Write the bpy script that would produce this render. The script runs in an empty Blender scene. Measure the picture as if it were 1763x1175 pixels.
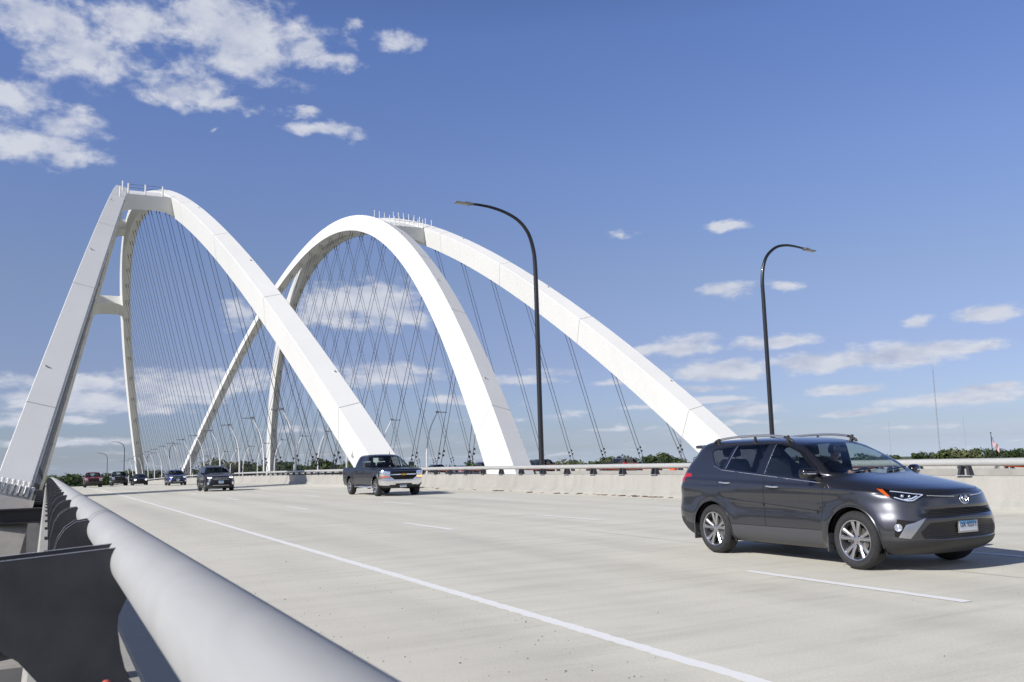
import bpy, bmesh, math, random
from math import sin, cos, pi, radians, sqrt, atan2
from mathutils import Vector, Matrix
from mathutils.bvhtree import BVHTree
random.seed(7)
SC = bpy.context.scene
COL = SC.collection
# ---------------------------------------------------------------- camera
YAW, PITCH, ROLL, CAMZ = 0.47211, 0.12959, -0.02816, 1.4418
cam_data = bpy.data.cameras.new('camera')
cam_data.sensor_width = 36.0
cam_data.lens = 36.0 * 1566.96 / 1763.0
cam_data.clip_start = 0.05
cam_data.clip_end = 30000.0
cam = bpy.data.objects.new('camera', cam_data)
COL.objects.link(cam)
_cy, _sy, _cp, _sp = cos(YAW), sin(YAW), cos(PITCH), sin(PITCH)
_F = Vector((_sy * _cp, _cy * _cp, _sp)); _R = Vector((_cy, -_sy, 0)); _U = _R.cross(_F)
_R2 = _R * cos(ROLL) + _U * sin(ROLL); _U2 = _U * cos(ROLL) - _R * sin(ROLL)
_M = Matrix((_R2, _U2, -_F)).transposed().to_4x4()
_M.translation = Vector((0, 0, CAMZ))
cam.matrix_world = _M
cam_data.dof.use_dof = True
cam_data.dof.focus_distance = 14.0
cam_data.dof.aperture_fstop = 5.6
SC.camera = cam
# ---------------------------------------------------------------- light, sky, exposure
SUN_EL = radians(33.5)
SUN_AZ = radians(-99.0)          # measured from +Y towards +X
SC.view_settings.view_transform = 'Standard'
SC.view_settings.look = 'None'
SC.view_settings.gamma = 1.0
SC.view_settings.exposure = 0.35
sd = bpy.data.lights.new('sun', 'SUN')
sd.energy = 3.75
sd.angle = radians(0.53)
sd.color = (1.0, 0.955, 0.90)
sun = bpy.data.objects.new('sun', sd)
COL.objects.link(sun)
_sdir = Vector((sin(SUN_AZ) * cos(SUN_EL), cos(SUN_AZ) * cos(SUN_EL), sin(SUN_EL)))
sun.rotation_euler = _sdir.to_track_quat('Z', 'Y').to_euler()
sun.location = _sdir * 50

# azimuth, elevation, radii (degrees), density of each cloud
CLOUDS = [(-1.54, 25.09, 5.39, 1.23, 0.93), (1.3, 23.39, 3.6, 1.68, 0.93), (3.82, 25.19, 2.78, 1.53, 0.93), (9.6, 25.56, 5.97, 1.96, 0.93), (7.49, 26.44, 3.44, 1.08, 0.93), (11.21, 24.27, 3.74, 1.55, 0.93), (13.91, 24.95, 2.26, 1.04, 0.93), (6.22, 22.19, 3.18, 1.22, 0.93), (9.37, 21.47, 1.91, 0.53, 0.93), (15.94, 24.41, 2.04, 0.66, 0.74), (-2.21, 20.0, 1.89, 1.53, 0.93), (-0.25, 19.34, 2.56, 1.12, 0.93), (-1.25, 18.11, 2.95, 0.94, 0.93), (0.88, 17.67, 1.68, 0.7, 0.93), (-2.97, 20.64, 1.44, 1.06, 1), (13.99, 21.48, 1.63, 0.44, 0.9), (14.83, 20.24, 2.25, 0.58, 1), (8.64, 19.63, 0.58, 0.27, 0.8), (17.33, 26.59, 1.05, 0.52, 0.8), (20.11, 25.71, 1.9, 0.66, 0.9), (34.26, 13.84, 0.92, 0.32, 0.86), (41.04, 13.92, 1.48, 0.38, 0.97), (40.98, 9.93, 1.47, 0.57, 0.65), (44.19, 9.97, 1.62, 0.38, 0.65), (17.51, 9.66, 4.32, 1.51, 1.08), (10.48, 9.24, 1.36, 0.77, 1.08), (19.69, 10.02, 2.19, 0.9, 1.08), (18.74, 5.5, 3.95, 0.72, 0.97), (1.91, 4.02, 4.5, 0.92, 1.08), (7.54, 4.97, 4.56, 0.83, 1.08), (10.52, 5.21, 2.36, 0.56, 0.97), (-0.7, 3.04, 2.58, 0.45, 0.65), (0.5, 1.74, 4.08, 0.29, 0.76), (-1.88, 4.26, 0.98, 0.29, 0.86), (38.27, 6.96, 1.77, 0.57, 0.97), (35.56, 6.44, 1.15, 0.33, 0.86), (39.22, 5.04, 2.62, 0.61, 1.19), (43.12, 6.61, 2.55, 0.42, 0.97), (44.89, 5.27, 2.49, 0.49, 1.19), (49.6, 5.42, 3.75, 0.64, 1.19), (53.58, 5.52, 2.2, 0.33, 0.86), (46.91, 3.53, 2.26, 0.34, 1.08), (51.3, 7.17, 1.16, 0.47, 0.86), (54.9, 7.27, 1.87, 0.48, 1.08), (53.93, 2.78, 3.19, 0.52, 0.86), (40.83, 2.66, 2.13, 0.39, 1.08), (38.99, 4.05, 2.62, 0.25, 0.76), (47.78, 2.26, 1.59, 0.24, 0.86), (27.84, 4.93, 1.76, 0.44, 0.97), (30.06, 5.49, 2.01, 0.33, 0.76), (22.88, 3.79, 1.82, 0.33, 0.97), (29.78, 2.66, 1.82, 0.29, 0.86), (35.58, 3.04, 1.78, 0.29, 0.65), (41.47, 1.86, 2.05, 0.21, 0.76), (51.43, 1.2, 2.71, 0.2, 0.54), (25.76, 2.44, 2.18, 0.22, 0.54), (13.27, 2.19, 3.09, 0.25, 0.54), (33.0, 1.69, 2.88, 0.18, 0.54), (39.92, 5.01, 2.96, 0.57, 1.3), (46.04, 5.1, 2.95, 0.45, 1.3), (50.55, 5.59, 3.39, 0.47, 1.3), (43.46, 6.51, 2.71, 0.35, 1.08), (37.89, 6.54, 2.13, 0.43, 1.19), (46.91, 3.53, 2.58, 0.31, 1.19), (52.74, 2.62, 3.55, 0.36, 1.08), (54.55, 3.23, 2.01, 0.29, 1.08), (41.51, 2.6, 2.39, 0.32, 1.08), (39.47, 3.25, 2.09, 0.21, 0.97), (47.78, 2.19, 2.23, 0.2, 0.97), (51.13, 5.04, 1.83, 0.27, 0.97), (39.85, 10.01, 1.06, 0.43, 0.86), (34.22, 4.72, 2.16, 0.29, 0.65), (0.99, 5.0, 3.86, 0.53, 1.3), (2.83, 3.68, 4.26, 0.47, 1.3), (-0.69, 2.88, 3.15, 0.29, 1.08), (6.58, 4.01, 3.54, 0.31, 0.97), (8.51, 5.45, 3.3, 0.49, 1.3), (4.97, 4.86, 2.84, 0.54, 1.19), (0.5, 1.67, 4.08, 0.26, 1.08), (15.36, 9.12, 2.13, 0.79, 1.3), (20.04, 9.11, 1.82, 0.58, 1.19), (18.24, 10.74, 2.18, 0.43, 1.19), (18.56, 5.68, 3.23, 0.43, 1.19), (19.99, 5.12, 2.17, 0.29, 1.08), (27.66, 4.94, 2.01, 0.36, 1.19), (23.24, 3.78, 1.82, 0.29, 1.08)]

# broken bright cumulus behind and beside the camera (outside the picture) fill the shade
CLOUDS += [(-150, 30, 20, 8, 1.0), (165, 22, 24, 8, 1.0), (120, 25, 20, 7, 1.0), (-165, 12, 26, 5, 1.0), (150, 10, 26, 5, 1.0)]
def make_world():
    w = bpy.data.worlds.new('World')
    SC.world = w
    w.use_nodes = True
    nt = w.node_tree
    nt.nodes.clear()
    N, L = nt.nodes, nt.links
    def node(t, **kw):
        n = N.new(t)
        for k, v in kw.items():
            setattr(n, k, v)
        return n
    def math_(op, a, b=None, c=None, clamp=False):
        n = node('ShaderNodeMath', operation=op)
        n.use_clamp = clamp
        for i, x in enumerate((a, b, c)):
            if x is None: continue
            if isinstance(x, (int, float)): n.inputs[i].default_value = x
            else: L.new(x, n.inputs[i])
        return n.outputs[0]
    def vmath(op, a, b=None):
        n = node('ShaderNodeVectorMath', operation=op)
        for i, x in enumerate((a, b)):
            if x is None: continue
            if isinstance(x, tuple): n.inputs[i].default_value = x
            else: L.new(x, n.inputs[i])
        return n
    sky = node('ShaderNodeTexSky', sky_type='NISHITA')
    sky.sun_disc = False
    sky.sun_elevation = SUN_EL
    sky.sun_rotation = SUN_AZ
    sky.altitude = 100
    sky.air_density = 1.0
    sky.dust_density = 0.6
    sky.ozone_density = 3.0
    tc = node('ShaderNodeTexCoord')
    sep = node('ShaderNodeSeparateXYZ')
    L.new(tc.outputs['Generated'], sep.inputs[0])
    X, Y, Z = sep.outputs
    cz = node('ShaderNodeCombineXYZ')      # the band just above the horizon carries on below it
    L.new(X, cz.inputs[0]); L.new(Y, cz.inputs[1]); L.new(math_('MAXIMUM', Z, 0.012), cz.inputs[2])
    L.new(cz.outputs[0], sky.inputs[0])
    az = math_('MULTIPLY', math_('ARCTAN2', X, Y), 57.29578)
    el = math_('MULTIPLY', math_('ARCSINE', Z), 57.29578)
    comb = node('ShaderNodeCombineXYZ')
    L.new(az, comb.inputs[0]); L.new(el, comb.inputs[1])
    # stretched coordinates: flat cloud layers towards the horizon
    st = node('ShaderNodeCombineXYZ')
    L.new(math_('MULTIPLY', az, 0.5), st.inputs[0])
    sc_el = math_('ADD', math_('MULTIPLY', el, 0.45), math_('MULTIPLY', math_('SQRT', math_('MAXIMUM', el, 0.0)), 3.2))
    L.new(sc_el, st.inputs[1])
    def noise(vec, scale, detail, rough, dist=0.0, off=None):
        n = node('ShaderNodeTexNoise')
        n.inputs['Scale'].default_value = scale
        n.inputs['Detail'].default_value = detail
        n.inputs['Roughness'].default_value = rough
        n.inputs['Distortion'].default_value = dist
        if off:
            vec = vmath('ADD', vec, off).outputs[0]
        L.new(vec, n.inputs['Vector'])
        return n
    warp = noise(st.outputs[0], 0.5, 6, 0.6)
    wv = vmath('MULTIPLY', vmath('SUBTRACT', warp.outputs['Color'], (0.5, 0.5, 0.5)).outputs[0], (5.0, 2.2, 0.0)).outputs[0]
    wk = math_('ADD', math_('DIVIDE', el, 22.0, clamp=True), 0.10)
    wc = node('ShaderNodeCombineXYZ'); L.new(math_('ADD', math_('MULTIPLY', wk, 0.7), 0.3), wc.inputs[0]); L.new(wk, wc.inputs[1])
    wv = vmath('MULTIPLY', tc.outputs['Generated'], None); L.new(vmath('MULTIPLY', vmath('SUBTRACT', warp.outputs['Color'], (0.5, 0.5, 0.5)).outputs[0], (5.0, 2.4, 0.0)).outputs[0], wv.inputs[0]); L.new(wc.outputs[0], wv.inputs[1])
    P = vmath('ADD', comb.outputs[0], wv.outputs[0]).outputs[0]
    field = None
    for a, e, ra, re, dns in CLOUDS:
        d = vmath('MULTIPLY', vmath('SUBTRACT', P, (a, e, 0)).outputs[0], (1 / ra, 1 / re, 0)).outputs[0]
        ln = vmath('LENGTH', d).outputs['Value']
        f = math_('MULTIPLY_ADD', ln, -0.95 * dns ** 0.5, 1.08 * dns)
        field = f if field is None else math_('MAXIMUM', field, f)
    fb = noise(st.outputs[0], 0.85, 12, 0.60, 0.15)
    fb2 = noise(st.outputs[0], 0.85, 5, 0.52, 0.15, (0.35, -0.75, 0.0))
    fx = math_('SUBTRACT', fb.outputs['Fac'], 0.5)
    # thin hazy streaks low over the horizon
    low = math_('MULTIPLY', math_('SUBTRACT', 1.0, math_('DIVIDE', el, 9.0), clamp=True), 0.95)
    fld = math_('MAXIMUM', field, math_('SUBTRACT', low, 1.05))
    dens = math_('ADD', fld, math_('MULTIPLY', fx, 2.6))
    a1 = node('ShaderNodeMapRange', interpolation_type='SMOOTHSTEP')
    L.new(dens, a1.inputs['Value'])
    a1.inputs['From Min'].default_value = -0.10
    a1.inputs['From Max'].default_value = 0.82
    alpha = math_('MULTIPLY', a1.outputs[0], 0.90)
    # light and dark side of the billows: density compared with the density towards the sun
    sh = math_('ADD', math_('MULTIPLY', math_('SUBTRACT', fb.outputs['Fac'], fb2.outputs['Fac']), 2.3), 0.66, clamp=True)
    thick = node('ShaderNodeMapRange')
    L.new(dens, thick.inputs['Value'])
    thick.inputs['From Min'].default_value = 0.3; thick.inputs['From Max'].default_value = 1.3
    thick.inputs['To Min'].default_value = 0.0; thick.inputs['To Max'].default_value = 0.16
    sh2 = math_('SUBTRACT', sh, thick.outputs[0], clamp=True)
    cc = node('ShaderNodeMix', data_type='RGBA')
    L.new(sh2, cc.inputs['Factor'])
    cc.inputs['A'].default_value = (4.2, 4.65, 5.95, 1)
    cc.inputs['B'].default_value = (6.5, 6.7, 7.3, 1)
    # white-balance tint of the sky by elevation; darkened above the frame for deeper shadows
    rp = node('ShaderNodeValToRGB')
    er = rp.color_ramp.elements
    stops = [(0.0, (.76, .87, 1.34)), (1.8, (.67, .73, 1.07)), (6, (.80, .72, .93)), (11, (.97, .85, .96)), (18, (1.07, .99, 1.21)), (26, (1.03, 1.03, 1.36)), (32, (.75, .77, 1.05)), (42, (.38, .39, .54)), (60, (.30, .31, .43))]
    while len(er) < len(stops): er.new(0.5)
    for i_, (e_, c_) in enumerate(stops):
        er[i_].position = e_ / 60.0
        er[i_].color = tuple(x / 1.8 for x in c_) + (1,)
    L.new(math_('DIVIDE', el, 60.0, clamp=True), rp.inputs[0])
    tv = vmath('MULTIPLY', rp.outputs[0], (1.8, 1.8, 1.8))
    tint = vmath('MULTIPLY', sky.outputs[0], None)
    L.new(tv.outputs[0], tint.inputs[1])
    # unseen clouds behind the camera are brightened to add fill light
    bk = node('ShaderNodeMapRange'); L.new(Y, bk.inputs['Value'])
    bk.inputs['From Min'].default_value = 0.05; bk.inputs['From Max'].default_value = -0.5
    bk.inputs['To Min'].default_value = 1.0; bk.inputs['To Max'].default_value = 1.3
    ccb = vmath('SCALE', cc.outputs['Result']); L.new(bk.outputs[0], ccb.inputs['Scale'])
    mx = node('ShaderNodeMix', data_type='RGBA')
    L.new(alpha, mx.inputs['Factor'])
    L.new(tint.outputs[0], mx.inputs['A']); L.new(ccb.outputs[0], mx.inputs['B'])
    bg = node('ShaderNodeBackground')
    bg.inputs['Strength'].default_value = 0.085
    L.new(mx.outputs['Result'], bg.inputs['Color'])
    out = node('ShaderNodeOutputWorld')
    L.new(bg.outputs[0], out.inputs['Surface'])
make_world()

# ---------------------------------------------------------------- helpers
def zc(y):
    """height of the deck: level, then over a long crest"""
    if y < 30: return 0.0
    if y < 230: return -5e-5 * (y - 30) ** 2
    return -2.0 - 0.02 * (y - 230)

def link(o, parent=None):
    COL.objects.link(o)
    if parent is not None: o.parent = parent
    return o

def tag(o, label=None, cat=None, group=None, kind=None):
    if label: o['label'] = label
    if cat: o['category'] = cat
    if group: o['group'] = group
    if kind: o['kind'] = kind
    return o

def thing(name, label, cat, loc=(0, 0, 0), rotz=0.0, group=None):
    o = bpy.data.objects.new(name, None)
    o.empty_display_size = 0.3
    link(o)
    o.location = loc; o.rotation_euler = (0, 0, rotz)
    return tag(o, label, cat, group)

class MB:
    """collects shapes and links them as one mesh object"""
    def __init__(s): s.v = []; s.f = []; s.m = []; s.mi = 0
    def add(s, vs, fs):
        b = len(s.v)
        s.v += [tuple(v) for v in vs]
        for f in fs:
            s.f.append(tuple(i + b for i in f)); s.m.append(s.mi)
        return s
    def box(s, a, b, rot=None, c=None):
        (x0, y0, z0), (x1, y1, z1) = a, b
        vs = [Vector(p) for p in ((x0,y0,z0),(x1,y0,z0),(x1,y1,z0),(x0,y1,z0),(x0,y0,z1),(x1,y0,z1),(x1,y1,z1),(x0,y1,z1))]
        if rot is not None:
            c = Vector(c if c else ((x0+x1)/2,(y0+y1)/2,(z0+z1)/2))
            vs = [rot @ (v - c) + c for v in vs]
        return s.add(vs, [(0,3,2,1),(4,5,6,7),(0,1,5,4),(1,2,6,5),(2,3,7,6),(3,0,4,7)])
    def tube(s, pts, r, n=8, cap=True, up=None):
        pts = [Vector(p) for p in pts]
        rs = r if isinstance(r, (list, tuple)) else [r] * len(pts)
        rings = []
        prev = None
        for i, p in enumerate(pts):
            d = (pts[min(i+1, len(pts)-1)] - pts[max(i-1, 0)]).normalized()
            if prev is None:
                a = Vector((0, 0, 1)) if abs(d.z) < 0.9 else Vector((1, 0, 0))
                u = d.cross(a).normalized()
            else:
                u = (prev - d * prev.dot(d)).normalized()
            prev = u
            w = d.cross(u)
            rings.append([p + (u * cos(2*pi*k/n) + w * sin(2*pi*k/n)) * rs[i] for k in range(n)])
        vs = [q for ring in rings for q in ring]
        fs = []
        for i in range(len(pts) - 1):
            for k in range(n):
                a = i*n + k; b = i*n + (k+1) % n
                fs.append((a, b, b + n, a + n))
        if cap:
            fs.append(tuple(range(n - 1, -1, -1)))
            fs.append(tuple((len(pts)-1)*n + k for k in range(n)))
        return s.add(vs, fs)
    def prism(s, poly, h0, h1, axis='z'):
        """poly of 2-D points extruded along an axis; 'y': (x,z) points, 'x': (y,z) points"""
        def P(p, h):
            return (p[0], p[1], h) if axis == 'z' else ((p[0], h, p[1]) if axis == 'y' else (h, p[0], p[1]))
        n = len(poly)
        vs = [P(p, h0) for p in poly] + [P(p, h1) for p in poly]
        fs = [tuple(range(n))[::-1], tuple(range(n, 2*n))] + [(i, (i+1) % n, (i+1) % n + n, i + n) for i in range(n)]
        return s.add(vs, fs)
    def lathe(s, prof, c=(0, 0, 0), n=24, axis='z'):
        """prof: (r, h) points"""
        c = Vector(c); vs = []; fs = []
        for r, h in prof:
            for k in range(n):
                a = 2*pi*k/n
                if axis == 'z': vs.append(c + Vector((r*cos(a), r*sin(a), h)))
                elif axis == 'y': vs.append(c + Vector((r*cos(a), h, r*sin(a))))
                else: vs.append(c + Vector((h, r*cos(a), r*sin(a))))
        for i in range(len(prof) - 1):
            for k in range(n):
                a = i*n + k; b = i*n + (k+1) % n
                fs.append((a, b, b + n, a + n))
        return s.add(vs, fs)
    def quad(s, *p): return s.add(p, [tuple(range(len(p)))])
    def build(s, name, mat, parent=None, smooth=None, fix=True):
        me = bpy.data.meshes.new(name)
        me.from_pydata(s.v, [], s.f)
        mats = mat if isinstance(mat, (list, tuple)) else [mat]
        for m in mats: me.materials.append(m)
        me.polygons.foreach_set('material_index', s.m)
        if fix:
            bm = bmesh.new(); bm.from_mesh(me)
            bmesh.ops.recalc_face_normals(bm, faces=bm.faces)
            bm.to_mesh(me); bm.free()
        if smooth is not None:
            me.polygons.foreach_set('use_smooth', [True] * len(me.polygons))
            me.set_sharp_from_angle(angle=radians(smooth))
        me.update()
        return link(bpy.data.objects.new(name, me), parent)

# ---------------------------------------------------------------- materials
def new_mat(name):
    m = bpy.data.materials.new(name)
    m.use_nodes = True
    nt = m.node_tree
    b = nt.nodes['Principled BSDF']
    return m, nt, b
def nz(nt, scale, detail=4, rough=0.55, coord='Object', scl=None, dist=0.0):
    tc = nt.nodes.new('ShaderNodeTexCoord')
    mp = nt.nodes.new('ShaderNodeMapping')
    if scl: mp.inputs['Scale'].default_value = scl
    nt.links.new(tc.outputs[coord], mp.inputs[0])
    n = nt.nodes.new('ShaderNodeTexNoise')
    n.inputs['Scale'].default_value = scale
    n.inputs['Detail'].default_value = detail
    n.inputs['Roughness'].default_value = rough
    n.inputs['Distortion'].default_value = dist
    nt.links.new(mp.outputs[0], n.inputs['Vector'])
    return n.outputs['Fac']
def ramp(nt, fac, stops):
    r = nt.nodes.new('ShaderNodeValToRGB')
    e = r.color_ramp.elements
    while len(e) < len(stops): e.new(0.5)
    for i, (p, c) in enumerate(stops):
        e[i].position = p
        e[i].color = (c, c, c, 1) if isinstance(c, (int, float)) else (*c, 1)
    nt.links.new(fac, r.inputs[0])
    return r.outputs[0]
def mixc(nt, fac, a, b, blend='MIX'):
    m = nt.nodes.new('ShaderNodeMix'); m.data_type = 'RGBA'; m.blend_type = blend
    for key, x in (('Factor', fac), ('A', a), ('B', b)):
        if isinstance(x, (int, float)): m.inputs[key].default_value = x
        elif isinstance(x, tuple): m.inputs[key].default_value = (*x, 1)
        else: nt.links.new(x, m.inputs[key])
    return m.outputs['Result']
def bump(nt, b, h, strength=0.3, dist=0.01):
    n = nt.nodes.new('ShaderNodeBump')
    n.inputs['Strength'].default_value = strength
    n.inputs['Distance'].default_value = dist
    nt.links.new(h, n.inputs['Height'])
    nt.links.new(n.outputs[0], b.inputs['Normal'])
def mat(name, col, rough=0.6, metal=0.0, coat=0.0, var=0.0, vscale=6.0, emit=None, es=1.0, scl=None, bmp=0.0):
    m, nt, b = new_mat(name)
    b.inputs['Base Color'].default_value = (*col, 1)
    b.inputs['Roughness'].default_value = rough
    b.inputs['Metallic'].default_value = metal
    b.inputs['Coat Weight'].default_value = coat
    b.inputs['Coat Roughness'].default_value = 0.04
    if var:
        f = nz(nt, vscale, 6, 0.6, scl=scl)
        lo = tuple(c * (1 - var) for c in col); hi = tuple(min(1, c * (1 + var)) for c in col)
        nt.links.new(ramp(nt, f, [(0.3, lo), (0.7, hi)]), b.inputs['Base Color'])
        if bmp: bump(nt, b, f, bmp, 0.02)
    if emit:
        b.inputs['Emission Color'].default_value = (*emit, 1)
        b.inputs['Emission Strength'].default_value = es
    return m
# ---------------------------------------------------------------- shared materials
def m_road():
    m, nt, b = new_mat('road_concrete')
    big = nz(nt, 0.35, 6, 0.62, scl=(1.0, 0.12, 1.0), dist=0.4)
    mid = nz(nt, 1.1, 8, 0.65, scl=(0.35, 2.2, 1.0), dist=0.6)
    fine = nz(nt, 45.0, 4, 0.7)
    c = ramp(nt, big, [(0.25, (0.575, 0.555, 0.475)), (0.5, (0.672, 0.652, 0.553)), (0.78, (0.74, 0.72, 0.615))])
    c = mixc(nt, 1.0, c, ramp(nt, mid, [(0.25, 0.84), (0.5, 1.0), (0.75, 1.08)]), 'MULTIPLY')
    c = mixc(nt, 1.0, c, ramp(nt, fine, [(0.3, 0.88), (0.6, 1.04)]), 'MULTIPLY')
    # tyre-darkened wheel paths, lane by lane
    tc = nt.nodes.new('ShaderNodeTexCoord'); sp = nt.nodes.new('ShaderNodeSeparateXYZ')
    nt.links.new(tc.outputs['Object'], sp.inputs[0])
    def mth(op, a, bb):
        n = nt.nodes.new('ShaderNodeMath'); n.operation = op
        for i, x in enumerate((a, bb)):
            if isinstance(x, (int, float)): n.inputs[i].default_value = x
            else: nt.links.new(x, n.inputs[i])
        return n.outputs[0]
    ph = mth('SINE', mth('MULTIPLY', mth('SUBTRACT', sp.outputs[0], 4.08 + 0.46), 2*pi / 1.83), 0)
    wob = nz(nt, 0.5, 4, 0.6, scl=(1, 0.15, 1))
    pth = mth('MULTIPLY', mth('ADD', mth('MULTIPLY', ph, 0.5), 0.5), wob)
    c = mixc(nt, 1.0, c, ramp(nt, pth, [(0.1, 1.0), (0.7, 0.90)]), 'MULTIPLY')
    # dust along the shoulder next to the left parapet
    sh = nt.nodes.new('ShaderNodeMapRange')
    nt.links.new(sp.outputs[0], sh.inputs['Value'])
    sh.inputs['From Min'].default_value = 3.9; sh.inputs['From Max'].default_value = 0.6
    dn = nz(nt, 5.0, 8, 0.7)
    df = mth('MULTIPLY', sh.outputs[0], mth('MULTIPLY', dn, 1.2))
    c = mixc(nt, df, c, (0.68, 0.655, 0.58))
    nt.links.new(c, b.inputs['Base Color'])
    b.inputs['Roughness'].default_value = 0.82
    b.inputs['Specular IOR Level'].default_value = 0.3
    # transverse tining
    tine = nt.nodes.new('ShaderNodeTexWave'); tine.wave_type = 'BANDS'; tine.bands_direction = 'Y'
    tine.inputs['Scale'].default_value = 9.0; tine.inputs['Distortion'].default_value = 2.0
    tine.inputs['Detail'].default_value = 2.0; tine.inputs['Detail Scale'].default_value = 0.6
    nt.links.new(tc.outputs['Object'], tine.inputs['Vector'])
    hh = mth('ADD', mth('MULTIPLY', tine.outputs['Fac'], 0.25), fine)
    bump(nt, b, hh, 0.28, 0.006)
    return m
def m_conc(name, lo, hi, streak=True, sc=0.8):
    m, nt, b = new_mat(name)
    a = nz(nt, sc, 8, 0.62)
    c = ramp(nt, a, [(0.28, lo), (0.72, hi)])
    if streak:
        s = nz(nt, 2.6, 5, 0.6, scl=(1, 1, 0.06), dist=0.2)
        c = mixc(nt, 1.0, c, ramp(nt, s, [(0.32, 0.90), (0.5, 1.0), (0.7, 1.03)]), 'MULTIPLY')
    f = nz(nt, 30, 5, 0.7)
    c = mixc(nt, 1.0, c, ramp(nt, f, [(0.3, 0.90), (0.7, 1.04)]), 'MULTIPLY')
    nt.links.new(c, b.inputs['Base Color'])
    b.inputs['Roughness'].default_value = 0.85
    bump(nt, b, f, 0.25, 0.006)
    return m
def m_whitesteel():
    m, nt, b = new_mat('white_bridge_steel')
    a = nz(nt, 0.12, 6, 0.6)
    s = nz(nt, 0.7, 5, 0.6, scl=(1, 1, 0.12))
    c = ramp(nt, a, [(0.3, (0.725, 0.73, 0.70)), (0.7, (0.765, 0.77, 0.74))])
    c = mixc(nt, 1.0, c, ramp(nt, s, [(0.3, 0.975), (0.6, 1.0)]), 'MULTIPLY')
    nt.links.new(c, b.inputs['Base Color'])
    b.inputs['Roughness'].default_value = 0.55
    b.inputs['Specular IOR Level'].default_value = 0.35
    return m
def m_pipe():
    m, nt, b = new_mat('galvanised_pipe')
    a = nz(nt, 5, 7, 0.62, scl=(1, 0.35, 1), dist=0.8)
    sc = nz(nt, 14, 8, 0.75, scl=(0.6, 2.5, 1), dist=1.0)
    c = ramp(nt, a, [(0.3, (0.385, 0.39, 0.38)), (0.7, (0.455, 0.46, 0.445))])
    c = mixc(nt, 1.0, c, ramp(nt, sc, [(0.27, 0.72), (0.36, 1.0)]), 'MULTIPLY')
    nt.links.new(c, b.inputs['Base Color'])
    b.inputs['Roughness'].default_value = 0.6
    b.inputs['Metallic'].default_value = 0.1
    bump(nt, b, a, 0.08, 0.01)
    return m
M_ROAD = m_road()
M_BAR = m_conc('barrier_concrete', (0.335, 0.325, 0.29), (0.41, 0.40, 0.36))
M_PIER = m_conc('pier_concrete', (0.30, 0.29, 0.27), (0.42, 0.405, 0.38), True, 0.3)
M_WHITE = m_whitesteel()
M_SEAM = mat('rib_seam', (0.42, 0.42, 0.40), 0.7)
M_PIPE = m_pipe()
M_PLATE = mat('dark_galvanised_plate', (0.045, 0.047, 0.053), 0.5, 0.2, var=0.25, vscale=7)
M_PLEDGE = mat('plate_edge_grey', (0.50, 0.52, 0.55), 0.45, 0.2)
M_BLACK = mat('black_pole_paint', (0.012, 0.012, 0.014), 0.32, 0.0, 0.3)
M_CABLE = mat('dark_cable_steel', (0.11, 0.115, 0.125), 0.45, 0.5)
M_CABLE2 = mat('socket_steel', (0.05, 0.05, 0.055), 0.5, 0.4)
M_LPOLE = mat('pale_pole_paint', (0.72, 0.72, 0.71), 0.4)
M_LAMPHEAD = mat('lamp_head_grey', (0.22, 0.23, 0.24), 0.4, 0.3)
M_LENS = mat('lamp_lens', (0.55, 0.52, 0.42), 0.25)
M_DSTEEL = mat('dark_floor_beam_steel', (0.035, 0.035, 0.04), 0.55, 0.2)
M_ORANGE = mat('orange_hose', (0.75, 0.10, 0.02), 0.5, var=0.15, vscale=3)
M_RUST = mat('rebar_steel', (0.10, 0.07, 0.055), 0.7)
def m_paint_line():
    m, nt, b = new_mat('road_marking_white')
    a = nz(nt, 18, 8, 0.7)
    c = ramp(nt, a, [(0.27, (0.60, 0.58, 0.54)), (0.38, (0.88, 0.88, 0.84)), (0.8, (0.93, 0.93, 0.90))])
    nt.links.new(c, b.inputs['Base Color'])
    b.inputs['Roughness'].default_value = 0.6
    return m
M_LINE = m_paint_line()

# ---------------------------------------------------------------- ground, river, decks
def ys_range(a, b, s=4.0):
    n = max(1, int((b - a) / s)); return [a + (b - a) * i / n for i in range(n + 1)]
def strip(x0, x1, y0, y1, dz, step=4.0, zf=zc):
    mb = MB(); ys = ys_range(y0, y1, step)
    vs = []; fs = []
    for y in ys: vs += [(x0, y, zf(y) + dz), (x1, y, zf(y) + dz)]
    for i in range(len(ys) - 1): a = 2*i; fs.append((a, a+1, a+3, a+2))
    mb.add(vs, fs); return mb
def slab(x0, x1, y0, y1, z1, z0, step=6.0):
    mb = MB(); ys = ys_range(y0, y1, step)
    vs = []; fs = []
    for y in ys:
        z = zc(y); vs += [(x0, y, z+z0), (x1, y, z+z0), (x1, y, z+z1), (x0, y, z+z1)]
    for i in range(len(ys) - 1):
        for k in range(4):
            a = 4*i + k; b = 4*i + (k+1) % 4
            fs.append((a, b, b+4, a+4))
    fs.append((3, 2, 1, 0)); e = 4*(len(ys)-1); fs.append((e, e+1, e+2, e+3))
    mb.add(vs, fs); return mb
M_LAND = mat('grass_land', (0.075, 0.10, 0.035), 0.9, var=0.5, vscale=0.03)
gm = MB(); gm.quad((-2200, -2200, -21.3), (2200, -2200, -21.3), (2200, 2200, -21.3), (-2200, 2200, -21.3))
tag(gm.build('ground', M_LAND), kind='structure')
m_w, nt_, b_ = new_mat('river_water')
b_.inputs['Base Color'].default_value = (0.07, 0.075, 0.06, 1); b_.inputs['Roughness'].default_value = 0.12
bump(nt_, b_, nz(nt_, 0.9, 5, 0.6), 0.35, 0.2)
wm = MB(); wm.quad((-2200, 20, -21.1), (2200, 20, -21.1), (2200, 330, -21.1), (-2200, 330, -21.1))
tag(wm.build('river', m_w), kind='structure')
M_SAND = mat('riverbank_dirt', (0.30, 0.25, 0.19), 0.9, var=0.35, vscale=0.15)
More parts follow.
